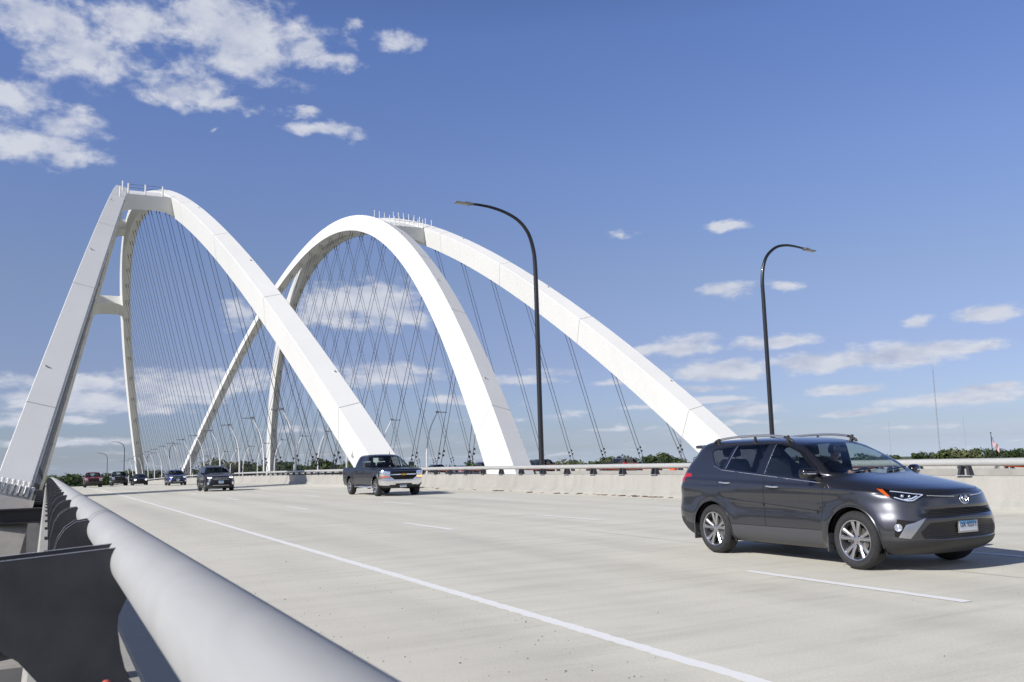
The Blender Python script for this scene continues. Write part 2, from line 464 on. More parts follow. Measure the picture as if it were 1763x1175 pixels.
rb = MB(); rb.quad((-300, -60, -20.9), (260, -60, -20.9), (260, 26, -20.9), (-300, 26, -20.9))
tag(rb.build('riverbank', M_SAND), kind='structure')

DECK_Y0, DECK_Y1 = -45.0, 520.0
tag(slab(0.36, 20.15, DECK_Y0, DECK_Y1, 0.0, -0.9).build('road', M_ROAD), kind='structure')
tag(slab(33.9, 54.9, DECK_Y0, DECK_Y1, -0.24, -1.3).build('far_road', M_ROAD), kind='structure')

def jag(x0, x1, y0, y1, dz, amp, step):
    """painted stripe with slightly wandering edges"""
    mb = MB(); ys = ys_range(y0, y1, step); vs = []; fs = []
    for y in ys:
        vs += [(x0 + random.uniform(-amp, amp), y, zc(y)+dz), (x1 + random.uniform(-amp, amp), y, zc(y)+dz)]
    for i in range(len(ys) - 1): a = 2*i; fs.append((a, a+1, a+3, a+2))
    mb.add(vs, fs); return mb
tag(jag(4.0, 4.14, 1.0, 60, 0.004, 0.010, 0.07).build('edge_line', M_LINE), kind='structure')
tag(jag(4.0, 4.14, 60, 500, 0.006, 0.0, 4).build('edge_line', M_LINE), kind='structure')
for j, lx in enumerate((7.736, 11.396, 15.056)):
    mb = MB()
    for i in range(-4, 30):
        y0 = 5.918 + 12.19 * i
        d = jag(lx - 0.072, lx + 0.072, y0, y0 + 3.05, 0.005, 0.007, 0.15)
        mb.add(d.v, d.f)
        # a short faded tail where the paint gun lifts
    tag(mb.build('lane_line', M_LINE), kind='structure')
# sawn joints of the concrete pavement
M_JOINT = mat('joint_seal', (0.40, 0.385, 0.35), 0.8)
mb = MB()
for jx in (9.57, 16.9):
    d = jag(jx - 0.006, jx + 0.006, 1, 180, 0.003, 0.002, 2.0); mb.add(d.v, d.f)
tag(mb.build('pavement_joint', M_JOINT), kind='structure')

# ---------------------------------------------------------------- concrete barriers
def barrier(name, label, x_face, side, y0, y1, dz=0.0, group=None):
    """single-slope/F-shape parapet; x_face = toe; side=+1: road on its left"""
    prof = [(0.0, 0.0), (0.03, 0.07), (0.20, 0.24), (0.27, 0.74), (0.30, 0.76), (0.66, 0.76), (0.69, 0.74), (0.69, -0.7), (0.0, -0.7)]
    mb = MB(); ys = ys_range(y0, y1, 3.05); n = len(prof); vs = []; fs = []
    for y in ys:
        for px, pz in prof: vs.append((x_face + side * px, y, zc(y) + pz + dz))
    for i in range(len(ys) - 1):
        for k in range(n):
            a = i*n + k; b = i*n + (k+1) % n
            fs.append((a, b, b+n, a+n))
    fs.append(tuple(range(n))); e = (len(ys)-1)*n; fs.append(tuple(e+k for k in range(n)))
    mb.add(vs, fs)
    # narrow open joints between the cast lengths
    mb.mi = 1
    for i in range(1, len(ys) - 1):
        y = ys[i]
        if i % 2: continue
        q = [(x_face + side*(px - 0.004 if px < 0.5 else px), pz + dz + zc(y)) for px, pz in prof[:5]]
        for k in range(4):
            mb.quad((q[k][0], y-0.012, q[k][1]+0.003), (q[k+1][0], y-0.012, q[k+1][1]+0.003), (q[k+1][0], y+0.012, q[k+1][1]+0.003), (q[k][0], y+0.012, q[k][1]+0.003))
    o = mb.build(name, [M_BAR, M_JOINT])
    return tag(o, label, 'barrier', group)
barrier('concrete_barrier', 'long pale concrete barrier along the far side of the near road, behind the cars', 19.32, 1, -40, 480)
barrier('concrete_barrier', 'second concrete barrier across the gap, seen over the top of the near one at right', 34.14, -1, -40, 480, -0.215)
barrier('concrete_barrier', 'outermost concrete barrier on the far side of the far road', 54.3, 1, -40, 480, -0.215)
# left parapet: wide top, road face in shade
def left_parapet():
    prof = [(-0.06, -1.1), (-0.06, 0.66), (-0.04, 0.68), (0.33, 0.68), (0.355, 0.66), (0.42, 0.24), (0.60, 0.07), (0.62, 0.0), (0.62, -0.85)]
    mb = MB(); ys = ys_range(-12, 480, 2.0); n = len(prof); vs = []; fs = []
    for y in ys:
        for px, pz in prof: vs.append((px, y, zc(y) + pz))
    for i in range(len(ys) - 1):
        for k in range(n):
            a = i*n + k; b = i*n + (k+1) % n
            fs.append((a, b, b+n, a+n))
    fs.append(tuple(range(n))); e = (len(ys)-1)*n; fs.append(tuple(e+k for k in range(n)))
    mb.add(vs, fs)
    return tag(mb.build('concrete_parapet', M_BAR), 'concrete parapet under the big grey pipe rail at the left edge of the road', 'parapet')
left_parapet()

# ---------------------------------------------------------------- pipe railings
def plate_poly_left():
    return [(0.215, 1.175), (0.15, 1.165), (0.10, 1.13), (0.065, 1.07), (0.045, 0.98), (0.035, 0.88), (0.03, 0.681),
            (0.275, 0.681), (0.245, 0.86), (0.245, 0.93), (0.26, 0.98), (0.29, 1.025), (0.30, 1.10)]
def railing_left():
    t = thing('pipe_railing', 'thick grey pipe railing running from the lower left foreground along the road', 'railing', (0.304, 0, 0.75))
    ys = [-6 + 0.0] + ys_range(-5, 60, 1.05) + ys_range(61, 470, 4)
    mb = MB(); mb.tube([(0, y, 1.12 - 0.75 + zc(y)) for y in ys], 0.095, 40, True)
    mb.build('pipe', M_PIPE, t, smooth=40)
    for k in range(-2, 96):
        y = 3.56 + 2.1 * k
        if k == -1: continue
        for dy in (0.0, 0.22):
            pb = MB()
            poly = plate_poly_left()
            if k == 0:
                poly = [(0.225, 1.172), (0.04, 1.160), (-0.13, 1.150), (-0.42, 1.125), (-0.50, 1.05), (-0.30, 0.93), (-0.12, 0.86), (-0.065, 0.82), (0.0, 0.74), (0.06, 0.681), (0.30, 0.681), (0.27, 0.74), (0.25, 0.82), (0.238, 0.90), (0.24, 0.94), (0.262, 0.99), (0.29, 1.03), (0.30, 1.10)]
            pb.prism([(x - 0.304, z - 0.75 + zc(y)) for x, z in poly], y + dy - 0.008, y + dy + 0.008, 'y')
            pb.mi = 1
            # bright cut edge along the outer curve of the plate
            top = poly[0:7] if k else poly[0:4]
            for a, b in zip(top[:-1], top[1:]):
                q = [(a[0]-0.304, a[1]-0.75), (b[0]-0.304, b[1]-0.75)]
                nx, nz_ = (q[1][1]-q[0][1]), -(q[1][0]-q[0][0]); l = sqrt(nx*nx+nz_*nz_) or 1
                nx, nz_ = nx/l*0.002, nz_/l*0.002
                if nx > 0 or (abs(nx) < 1e-5 and nz_ < 0): nx, nz_ = -nx, -nz_
                pb.quad((q[0][0]+nx, y+dy-0.009, q[0][1]+nz_+zc(y)), (q[1][0]+nx, y+dy-0.009, q[1][1]+nz_+zc(y)), (q[1][0]+nx, y+dy+0.009, q[1][1]+nz_+zc(y)), (q[0][0]+nx, y+dy+0.009, q[0][1]+nz_+zc(y)))
            if dy > 0:
                pb.mi = 0
                for bx in (-0.292, -0.02):
                    pb.lathe([(0.0, 0.03), (0.014, 0.03), (0.016, 0.0)], (bx if bx < -0.1 else -0.03, y, -.066+zc(y)), 6)
                pb.box((-0.30, y-0.06, -.0685+zc(y)), (-0.03, y+0.28, -.059+zc(y)))
                o = pb.build('post', [M_PLATE, M_PLEDGE], t)
            else:
                keep = pb
                continue
            o2 = keep.build('_tmp', [M_PLATE, M_PLEDGE], t)
            # join the two plates of one post
            bm = bmesh.new(); bm.from_mesh(o.data); bm.from_mesh(o2.data); bm.to_mesh(o.data); bm.free()
            me2 = o2.data; bpy.data.objects.remove(o2); bpy.data.meshes.remove(me2)
    # sleeve joints of the pipe
    for y in (5.66, 5.88, 9.86, 10.08, 18.2, 26.6, 35.0):
        sb = MB(); sb.lathe([(0.0955, y-0.006), (0.0965, y), (0.0955, y+0.006)], (0, 0, 0.37 + zc(y)), 40, 'y')
        sb.build('sleeve_joint', M_PLATE, t, smooth=40)
    return t
railing_left()

def railing_far(xp, ya, yb, y_first, step, label, dz=0.0, n_post=96, skip=1):
    t = thing('pipe_railing', label, 'railing', (xp, 0, 0.76 + dz))
    ys = ys_range(ya, yb, 4)
    mb = MB(); mb.tube([(0, y, 1.078 - 0.76 + zc(y)) for y in ys], 0.088, 16, True)
    mb.build('pipe', M_PIPE, t, smooth=40)
    proto = None
    k = 0; y = y_first
    while y < yb and k < n_post:
        if y > ya:
            if proto is None:
                pb = MB()
                for dy in (-0.10, 0.10):
                    s = 1 if dy > 0 else -1
                    # splayed plate: wider foot, leaning outwards from the pipe
                    poly = [(-0.05, 0.30), (0.05, 0.30), (0.055, 0.24), (0.10, 0.0), (-0.09, 0.0), (-0.055, 0.20)]
                    b0 = len(pb.v)
                    pb.prism(poly, dy - 0.035, dy + 0.035, 'y')
                    for i in range(b0, len(pb.v)):
                        vx, vy, vz = pb.v[i]
                        pb.v[i] = (vx, vy - s * (vz / 0.30) * 0.045 + s * 0.03, vz)
                pb.mi = 1
                pb.box((-0.11, -0.20, 0.0005), (0.12, 0.20, 0.012))
                proto = pb.build('post', [M_PLATE, M_PLEDGE], t)
                proto.location = (0, y, zc(y))
            else:
                c = proto.copy(); COL.objects.link(c); c.parent = t; c.location = (0, y, zc(y))
            k += 1
        y += step
    return t
railing_far(19.62, -8, 470, 0.05, 2.1, 'pipe railing on the far concrete barrier, its pale pipe passing behind the parked-looking cars')
railing_far(33.72, -30, 470, 0.3, 2.1, 'second pipe railing across the gap, half hidden behind the near one', -0.215)

# ---------------------------------------------------------------- orange hose behind the near pipe
hy = [(16.61, 1.02), (15.37, 1.085), (14.57, 1.085), (13.51, 0.98), (11.6, 0.93)]
pts = [(11.2, .93), (12.3, .93), (13.51, .965), (14.57, 1.05), (15.2, 1.075), (16.6, 1.01), (18.4, 0.965), (20.2, 1.0), (22.5, 1.05), (24.0, 1.045), (25.8, 1.0), (27.4, .985), (28.5, .98), (29.7, .955), (31.8, .98), (33.6, 1.03), (35.4, .985), (37.6, .965), (39.4, 1.02), (41.0, 1.03), (43, .96), (45, 1.0), (47.2, .95), (49.4, 1.0), (52, .95), (55, 1.0), (58, .95), (61, .99)]
fine = []
for i in range(len(pts) - 1):
    (ya, za), (yb, zb) = pts[i], pts[i+1]
    for k in range(4):
        u = k / 4; u2 = u*u*(3-2*u)
        fine.append((19.86 + 0.02 * sin(ya*3+u), ya + (yb - ya) * u, za + (zb - za) * u2 + zc(ya)))
mb = MB(); mb.tube(fine, 0.024, 8)
tag(mb.build('safety_hose', M_ORANGE, smooth=40), 'orange hose sagging behind the pale pipe of the far barrier railing', 'hose')

# ---------------------------------------------------------------- the two arches
AR = dict(S=199.93, H=43.05, lean=.2465, n=1.969, db=3.39, dt=2.42, wb=1.80, wt=1.41, z0=-0.79, W=11.75)
BR = [dict(AR, X=10.025, Y=159.93, h=.004, lean=.242, W=11.71), dict(AR, X=44.25, Y=162.70, h=.005, lean=.251, W=11.78)]
def rib_pt(p, side, t, e, l):
    """point of a rib: t along (-1 near foot, 1 far foot), e depth (+1 top face, -1 underside), l lateral (+1 outer, -1 inner)"""
    S, H, W, ln, n = p['S'], p['H'], p['W'], p['lean'], p['n']
    cl = sqrt(1 + ln*ln); at = abs(t)
    q = H * (1 - at**n) * cl; s = t * S / 2
    dq = -H * cl * n * at**(n-1) * (1 if t >= 0 else -1); ds = S / 2
    L = sqrt(dq*dq + ds*ds); nq = ds / L; ns = -dq / L
    m = min(1.1, max(0, 1 - q / (H * cl)))
    d = p['dt'] + (p['db'] - p['dt']) * m; w = p['wt'] + (p['wb'] - p['wt']) * m
    q2 = q + e * d / 2 * nq; s2 = s + e * d / 2 * ns
    x = side * (W - q2 * ln / cl) + side * l * w / 2 / cl
    z = q2 / cl + l * w / 2 * ln / cl
    c, sn = cos(p['h']), sin(p['h'])
    return Vector((p['X'] + x*c + s2*sn, p['Y'] - x*sn + s2*c, z + p['z0']))
def make_rib(p, side, parent):
    o = Vector((p['X'], p['Y'], p['z0']))
    t0_ = -1.03 if (p is BR[0] and side < 0) else -1.10
    mb = MB(); N = 96; ch = 0.04
    sec = [(1, 1-ch), (1-ch/2, 1), (-1+ch/2, 1), (-1, 1-ch), (-1, -1+ch), (-1+ch/2, -1), (1-ch/2, -1), (1, -1+ch)]
    vs = []; fs = []
    for i in range(N + 1):
        t = t0_ + (1.10 - t0_) * i / N
        vs += [rib_pt(p, side, t, e, l) - o for e, l in sec]
    for i in range(N):
        for k in range(8):
            a = i*8 + k; b = i*8 + (k+1) % 8
            fs.append((a, b, b+8, a+8))
    fs.append(tuple(range(8))); fs.append(tuple(N*8 + k for k in range(8)))
    mb.add(vs, fs)
    # field splices and small lifting lugs
    mb.mi = 1
    for t in (-.935, -.79, -.645, -.50, -.36, -.22, -.07, .08, .22, .36, .50, .645, .79, .93):
        k = 1.004
        ring0 = [rib_pt(p, side, t - .0003, e*k, l*k*1.002) - o for e, l in sec]
        ring1 = [rib_pt(p, side, t + .0003, e*k, l*k*1.002) - o for e, l in sec]
        mb.add(ring0 + ring1, [(a, (a+1) % 8, (a+1) % 8 + 8, a+8) for a in range(8)])
    for i in range(11):
        t = -.90 + i * .18
        c = rib_pt(p, side, t, 1.02, 0.62) - o
        mb.box(c - Vector((.05, .16, .04)), c + Vector((.05, .16, .04)))
    return mb.build('arch_rib', [M_WHITE, M_SEAM], parent, smooth=22)
def make_brace(p, t, parent, half):
    """box strut between the two ribs with haunched (curved) ends"""
    o = Vector((p['X'], p['Y'], p['z0'])); mb = MB()
    A = {}
    NX = 14; vs = []; fs = []
    for i in range(NX + 1):
        u = i / NX
        row = []
        for (dt_, e) in ((-half, 1), (half, 1), (half, -1), (-half, -1)):
            a = rib_pt(p, -1, t + dt_, e * 0.93, -0.9); b = rib_pt(p, 1, t + dt_, e * 0.93, -0.9)
            P_ = a.lerp(b, u)
            if e < 0:   # haunch: shallower in the middle
                top = rib_pt(p, -1, t + dt_, 0.93, -0.9).lerp(rib_pt(p, 1, t + dt_, 0.93, -0.9), u)
                hn = 1 - 0.26 * (1 - (2*u - 1) ** 4)
                P_ = top + (P_ - top) * hn
            row.append(P_ - o)
        vs += row
    for i in range(NX):
        for k in range(4):
            a = i*4 + k; b = i*4 + (k+1) % 4
            fs.append((a, b, b+4, a+4))
    mb.add(vs, fs)
    mb.build('cross_brace', M_WHITE, parent, smooth=35)
def make_hangers(p, side, parent, phase, fine_ = True):
    o = Vector((p['X'], p['Y'], p['z0']))
    ks = [k + phase for k in range(-13, 14)]
    for k in ks:
        dy = k * 7.216
        t = dy / (p['S'] / 2)
        if abs(t) > 0.935: continue
        top = rib_pt(p, side, t, -0.9, 0.0)
        q = Vector((p['X'] + side * (p['W'] + 0.12), p['Y'] + dy, zc(p['Y'] + dy) - 0.25))
        ax = (top - q).normalized()
        mb = MB()
        for s in (-0.21, 0.21):
            off = Vector((s, 0, 0))
            mb.mi = 0
            mb.tube([q + off - o, top + off - o], 0.031 if top.y < 180 else 0.026, 5, False)
            mb.mi = 1
            sck = q + off + ax * (2.35 + (0.12 if s > 0 else -0.12)) - o
            for dz in (0.0, 0.42):
                c = sck + ax * dz + Vector((0.07, 0, 0))
                mb.box(c - Vector((.07, .06, .09)), c + Vector((.09, .06, .09)))
            mb.tube([q + off - o, q + off + ax * 1.0 - o], 0.06, 6, False)
            mb.tube([top + off - ax * 0.9 - o, top + off - o], 0.055, 6, False)
        mb.mi = 0
        c = top - o
        mb.mi = 1; mb.box(c - Vector((.30, .06, .06)), c + Vector((.30, .06, .05)))
        mb.build('hanger_cable', [M_CABLE, M_CABLE2], parent)
def make_pedestal(p, side, near, parent):
    """concrete leg continuing the rib below the deck, with the ring of anchor tubes"""
    o = Vector((p['X'], p['Y'], p['z0'])); s = -1 if near else 1
    mb = MB(); vs = []; fs = []
    rows = []
    first = p is BR[0] and side < 0 and near
    for i, t in enumerate((1.006, 1.05, 1.12, 1.2) if first else (1.07, 1.10, 1.14, 1.2)):
        g = 1.22 + 0.10 * i
        rows.append([rib_pt(p, side, s*t, e*g, l*(g + 0.25)) - o for e, l in ((1, 1), (-1, 1), (-1, -1), (1, -1))])
    for r_ in rows: vs += r_
    for i in range(3):
        for k in range(4):
            a = i*4 + k; b = i*4 + (k+1) % 4; fs.append((a, b, b+4, a+4))
    fs.append((0, 1, 2, 3)); fs.append((12, 13, 14, 15))
    mb.add(vs, fs)
    mb.build('pedestal', M_PIER, parent)
    # anchor tubes and stiffeners around the foot
    if not first: return
    ab = MB()
    ax = (rib_pt(p, side, s*.99, 0, 0) - rib_pt(p, side, s*1.01, 0, 0)).normalized()
    def ring(e0, l0, e1, l1, n):
        for i in range(n):
            u = (i + .5) / n
            c = rib_pt(p, side, s*1.003, e0 + (e1-e0)*u, l0 + (l1-l0)*u) - o
            out = (rib_pt(p, side, s*1.003, (e0 + (e1-e0)*u)*1.2, (l0 + (l1-l0)*u)*1.2) - rib_pt(p, side, s*1.003, e0 + (e1-e0)*u, l0 + (l1-l0)*u)).normalized()
            c = c + out * 0.16
            ab.tube([c, c + ax * 0.95], 0.085, 8)
            ab.tube([c + ax*0.95, c + ax * 1.10], 0.11, 8)
            for q in (-.2, .2):
                w = ax.cross(out) * q
                ab.quad(c + w - out*.12, c + w + out * .14, c + w + out * .14 + ax * .6, c + w - out*.12 + ax * .85)
    ring(1.05, -1, 1.05, 1, 7)
    ring(-1, 1.08, 1, 1.08, 7); ring(-1, -1.08, 1, -1.08, 7)
    ab.build('anchor_tubes', M_WHITE, parent)
def make_arch(i, label):
    p = BR[i]
    t = thing('arch_bridge', label, 'arch', (p['X'], p['Y'], p['z0']))
    for s in (-1, 1):
        make_rib(p, s, t)
        make_hangers(p, s, t, 0.5 if i else 0.0)
        make_pedestal(p, s, True, t); make_pedestal(p, s, False, t)
    for tt in (-.425, 0.04, .405): make_brace(p, tt, t, .028 if tt < 0 else .022)
    # maintenance posts and wires on the crown of the arch
    o = Vector((p['X'], p['Y'], p['z0']))
    sides = ((-1, [-.50, -.44]), (1, [])) if i == 0 else ((-1, [-.36, -.39, -.42, -.45]), (1, [-.34 - .018*k for k in range(8)]))
    for s, ts in sides:
        for tt in ts:
            b = rib_pt(p, s, tt, 1.0, -0.3) - o
            pb = MB(); pb.tube([b, b + Vector((0, 0, 1.2))], 0.09 if i == 0 else .055, 8); pb.build('guard_post', M_WHITE, t)
    br = []
    for u in ((.05, .42, .80) if i == 0 else (.05, .2, .35, .5, .65, .8, .95)):
        a = rib_pt(p, -1, -.425 - .028, 0.95, -.9); b = rib_pt(p, 1, -.425 - .028, 0.95, -.9)
        c = a.lerp(b, u) - o; br.append(c)
        pb = MB(); pb.tube([c, c + Vector((0, 0, 1.25))], 0.10 if i == 0 else .06, 8); pb.build('guard_post', M_WHITE, t)
    wb = MB()
    for h in (0.75, 1.15): wb.tube([q + Vector((0, 0, h)) for q in br], 0.02, 4, False)
    wb.build('guard_wire', M_CABLE, t)
    wk = MB(); a = rib_pt(p, -1, -.425, 1.0, -.9) - o; b = rib_pt(p, 1, -.425, 1.0, -.9) - o
    wk.box((a.x, a.y - 3.3, a.z - .05), (b.x, a.y - 3.0, a.z + .10)); 
    if i == 0:
        # conduits running down the inner face of the near left leg
        for l_, e_ in ((-1.06, .35), (-1.06, .18), (-1.06, -.45)):
            cb = MB(); cb.tube([rib_pt(p, -1, tt / 100, e_, l_) - o for tt in range(-99, -30, 3)], 0.055, 6, False)
            cb.build('conduit', M_WHITE, t)
        hb = MB(); c = rib_pt(p, 1, -.955, -.25, -1.03) - o
        hb.lathe([(0, -.06), (.42, -.06), (.45, .06), (.5, .1)], c, 20, 'x'); hb.build('access_hatch', M_WHITE, t)
    return t
make_arch(0, 'nearer white basket-handle arch whose legs straddle the road of the oncoming cars')
make_arch(1, 'farther white basket-handle arch on the right, rising behind the pickup truck and the barrier')

# edge girders and floor beams beside the arch spans
for p, sides, xs in ((BR[0], ((-1, 0, 0), (1, 0, 0)), 0), (BR[1], ((-1, 0, 0), (1, 0, 0)), 0)):
    for s, xa, xb in sides:
        gx = p['X'] + s * p['W']
        g = MB()
        for ya in ys_range(66, 252, 6)[:-1]:
            z0_, z1_ = zc(ya) - .55, zc(ya + 6) - .55
            g.add([(gx-.5, ya, z0_-1.6), (gx+.5, ya, z0_-1.6), (gx+.5, ya, z0_), (gx-.5, ya, z0_), (gx-.5, ya+6.0, z1_-1.6), (gx+.5, ya+6.0, z1_-1.6), (gx+.5, ya+6.0, z1_), (gx-.5, ya+6.0, z1_)],
                  [(0,1,2,3), (4,5,6,7), (0,1,5,4), (1,2,6,5), (2,3,7,6), (3,0,4,7)])
        tag(g.build('edge_girder', M_DSTEEL), 'dark steel edge girder along the %s side of the %s arch, below the road' % ('left' if s < 0 else 'right', 'nearer' if p is BR[0] else 'farther'), 'girder')
fb0 = None
for k in range(24):
    y = 56.2 + 7.216 * k
    if fb0 is None:
        m = MB(); m.box((-2.9, -.35, -.45), (-.07, .35, -.38)); m.box((-2.9, -.03, -1.1), (-.07, .03, -.45)); m.box((-2.9, -.35, -1.17), (-.07, .35, -1.1))
        fb0 = m.build('floor_beam', M_DSTEEL); o_ = fb0
    else:
        o_ = fb0.copy(); COL.objects.link(o_)
    o_.location = (0, y, zc(y))
    tag(o_, 'black steel floor beam sticking out past the left parapet, below the pipe rail' if k else 'nearest black floor beam crossing below the foot of the left arch leg', 'beam', 'floor beams left of the parapet' if k else None)
# piers under both decks
for px0, px1, nm in ((-4.0, 24.0, 'broad concrete pier under the near road'), (30.5, 58, 'broad concrete pier under the far road')):
    for py in (53.0, 267.0):
        m = MB(); m.box((px0, py - 4, -21.2), (px1, py + 4, -9)); m.box((px0 - 1.0, py - 5, -9), (px1 + 1.0, py + 5, -7.2))
        tag(m.build('bridge_pier', M_PIER), nm + (', at the near feet of its arch' if py < 100 else ', at the far feet of its arch'), 'pier')
for px0, px1 in ((1.5, 18.5),):
    for py in (-10.0, 25.0):
        m = MB(); m.prism([(px0, -21), (px1, -21), (px1+1, -3), (px1+1.2, -0.95), (px0-1.2, -.95), (px0-1, -3)], py-1.2, py+1.2, 'y')
        tag(m.build('bridge_pier', M_PIER), 'plain concrete pier under the approach road, ' + ('behind the camera' if py < 0 else 'below the grey car'), 'pier')
# unfinished ledge with reinforcing bars below the rail, bottom left corner
m = MB(); m.box((-2.4, -3.0, -0.75), (-.075, 5.6, -0.35))
tag(m.build('concrete_ledge', M_BAR), 'pale concrete ledge outside the parapet in the bottom left corner', 'ledge')
m = MB()
for yy in (4.35, 4.6): m.tube([(-1.9, yy, -.18), (-.12, yy, -.16)], .010, 6)
for k in range(8): m.tube([(-1.7 + .2*k, 4.45, -.36), (-1.7 + .2*k, 4.45, -.10)], .009, 6); m.tube([(-1.7 + .2*k, 4.1, -.2), (-1.7 + .2*k, 4.9, -.2)], .008, 6)
tag(m.build('rebar_mat', M_RUST), 'rusty reinforcing bars standing out of the concrete ledge, bottom left corner', 'rebar')
m = MB(); m.lathe([(0, .0), (.028, .0), (.030, .012), (.013, .014), (.012, .05), (0, .05)], (.20, 3.44, .682), 12)
b_o = tag(m.build('anchor_bolt', M_PLEDGE, smooth=30), 'anchor bolt with a red cap beside the nearest dark bracket plate', 'bolt')
m = MB(); m.lathe([(.0135, .046), (.014, .062), (.008, .068), (0, .068)], (0, 0, 0), 12)
rc = m.build('red_cap', mat('red_marker_paint', (.55, .10, .08), .6), b_o, smooth=30); rc.location = (.20, 3.44, .682)

# ---------------------------------------------------------------- street lamps
def curve_pole(pts, r0, r1, n=10):
    P = [Vector(p) for p in pts]
    rs = [r0 + (r1 - r0) * i / (len(P) - 1) for i in range(len(P))]
    mb = MB(); mb.tube(P, rs, n); return mb
def smooth_pts(pts, k=5):
    out = []
    n = len(pts)
    for i in range(n - 1):
        p0 = Vector(pts[max(0, i-1)]); p1 = Vector(pts[i]); p2 = Vector(pts[i+1]); p3 = Vector(pts[min(n-1, i+2)])
        for j in range(k):
            t = j / k
            out.append(0.5 * ((2*p1) + (p2 - p0)*t + (2*p0 - 5*p1 + 4*p2 - p3)*t*t + (3*p1 - p0 - 3*p2 + p3)*t**3))
    out.append(Vector(pts[-1])); return out
def black_lamp(x, y, s, label, group, z0=0.0, hh=0.0):
    """s=-1: arm towards -X"""
    t = thing('street_lamp', label, 'street lamp', (x, y, zc(y) + z0), 0, group)
    raw = [(0, 0, 0), (0, 0, 3.0), (0, 0, 6.5), (0, 0, 9.3), (.02, 0, 10.5), (.10, 0, 11.15), (.32, 0, 11.82), (.78, 0, 12.35), (1.43, 0, 12.68), (2.15, 0, 12.86), (2.8, 0, 12.92), (3.12, 0, 12.92)]
    if s > 0: raw = [(0, 0, 0), (0, 0, 3.0), (0, 0, 6.5), (0, 0, 9.3), (.0, 0, 10.3), (.13, 0, 11.1), (.45, 0, 11.75), (1.1, 0, 12.25), (1.8, 0, 12.42), (2.4, 0, 12.42), (3.0, 0, 12.36)]
    P = smooth_pts([(s*a, b, c) for a, b, c in raw], 4)
    curve_pole(P, .125, .052, 14).build('pole', M_BLACK, t, smooth=40)
    bs = MB(); bs.lathe([(.24, 0), (.24, .05), (.15, .08), (.14, .5)], (0, 0, 0), 14); bs.build('base_collar', M_BLACK, t, smooth=40)
    e = P[-1]
    hb = MB()
    poly = [(-.04, -.055), (.60, -.085), (.86, -.12), (.60, -.13), (.16, -.115), (-.04, -.06)]
    hb.box((-.06, -.045, -.05), (.16, .045, .05)); hb.box((.10, -.15, -.055), (.86, .15, -.012)); hb.box((.12, -.11, -.012), (.42, .11, .045))
    hb.mi = 1; hb.box((.24, -.12, -.068), (.80, .12, -.0545))
    h = hb.build('lamp_head', [M_LAMPHEAD, M_LENS], t)
    h.location = e; h.rotation_euler = (0, radians(5.0) if s > 0 else radians(-5.0) + pi, 0) if s > 0 else (0, radians(-3), pi)
    return t
black_lamp(19.85, 36.28, -1, 'tall black curved street lamp with its arm to the left, standing before the right arch', None)
black_lamp(33.1, 35.8, 1, 'tall black curved street lamp with its arm to the right, rising behind the grey car', None)
black_lamp(19.85, 287.6, -1, 'far black curved lamp with left arm, over the black pickup', None)
black_lamp(19.85, 371.0, -1, 'farthest tiny black lamp with left arm, above and between the red and the black pickups', None)
black_lamp(33.1, 296.0, 1, 'far black curved lamp with right arm, above the bright blue car', None)
black_lamp(33.1, 366.0, 1, 'farthest tiny black lamp with right arm, over the dark blue sedan', None)

def white_lamp(x, y, s):
    t = thing('walkway_lamp', 'x', 'lamp', (x, y, zc(y) + .3))
    raw = [(0, 0, 0), (-.02, 0, 1.2), (.0, 0, 2.4), (.12, 0, 3.6), (.38, 0, 4.7), (.72, 0, 5.5), (1.18, 0, 6.35)]
    P = smooth_pts([(s*a, b, c) for a, b, c in raw], 3)
    curve_pole(P, .10, .06, 8).build('pole', M_LPOLE, t, smooth=40)
    hb = MB(); e = P[-1]
    hb.box((-.15, -.09, -.05), (1.0, .09, .03)); hb.box((-.15, -.07, .03), (.15, .07, .12))
    h = hb.build('lamp_head', M_LAMPHEAD, t); h.location = e
    if s < 0: h.rotation_euler = (0, 0, pi)
    return t
def copy_tree(o, parent=None):
    c = o.copy(); COL.objects.link(c); c.parent = parent
    for ch in list(o.children): copy_tree(ch, c)
    return c
ordn = ['nearest', 'second', 'third', 'fourth', 'fifth', 'sixth', 'seventh', 'eighth', 'ninth', 'tenth', 'eleventh', 'twelfth', 'thirteenth', 'fourteenth', 'fifteenth', 'sixteenth', 'seventeenth']
wl = white_lamp(19.8, 82.4, -1)
for k in range(15):
    o_ = wl if k == 0 else copy_tree(wl)
    y = 82.4 + 13.4 * k
    o_.location = (19.86, y, zc(y) + .3)
    tag(o_, 'white curved lamp bending left over the near barrier, %s in its row' % ordn[k], 'lamp', 'white lamps on the near barrier')
wr = white_lamp(33.1, 83.8, 1)
for k in range(15):
    o_ = wr if k == 0 else copy_tree(wr)
    y = 83.8 + 13.5 * k
    o_.location = (33.1, y, zc(y) + .1)
    tag(o_, 'white curved lamp bending right between the two bridges, %s in its row' % ordn[k], 'lamp', 'white lamps on the walkway edge')
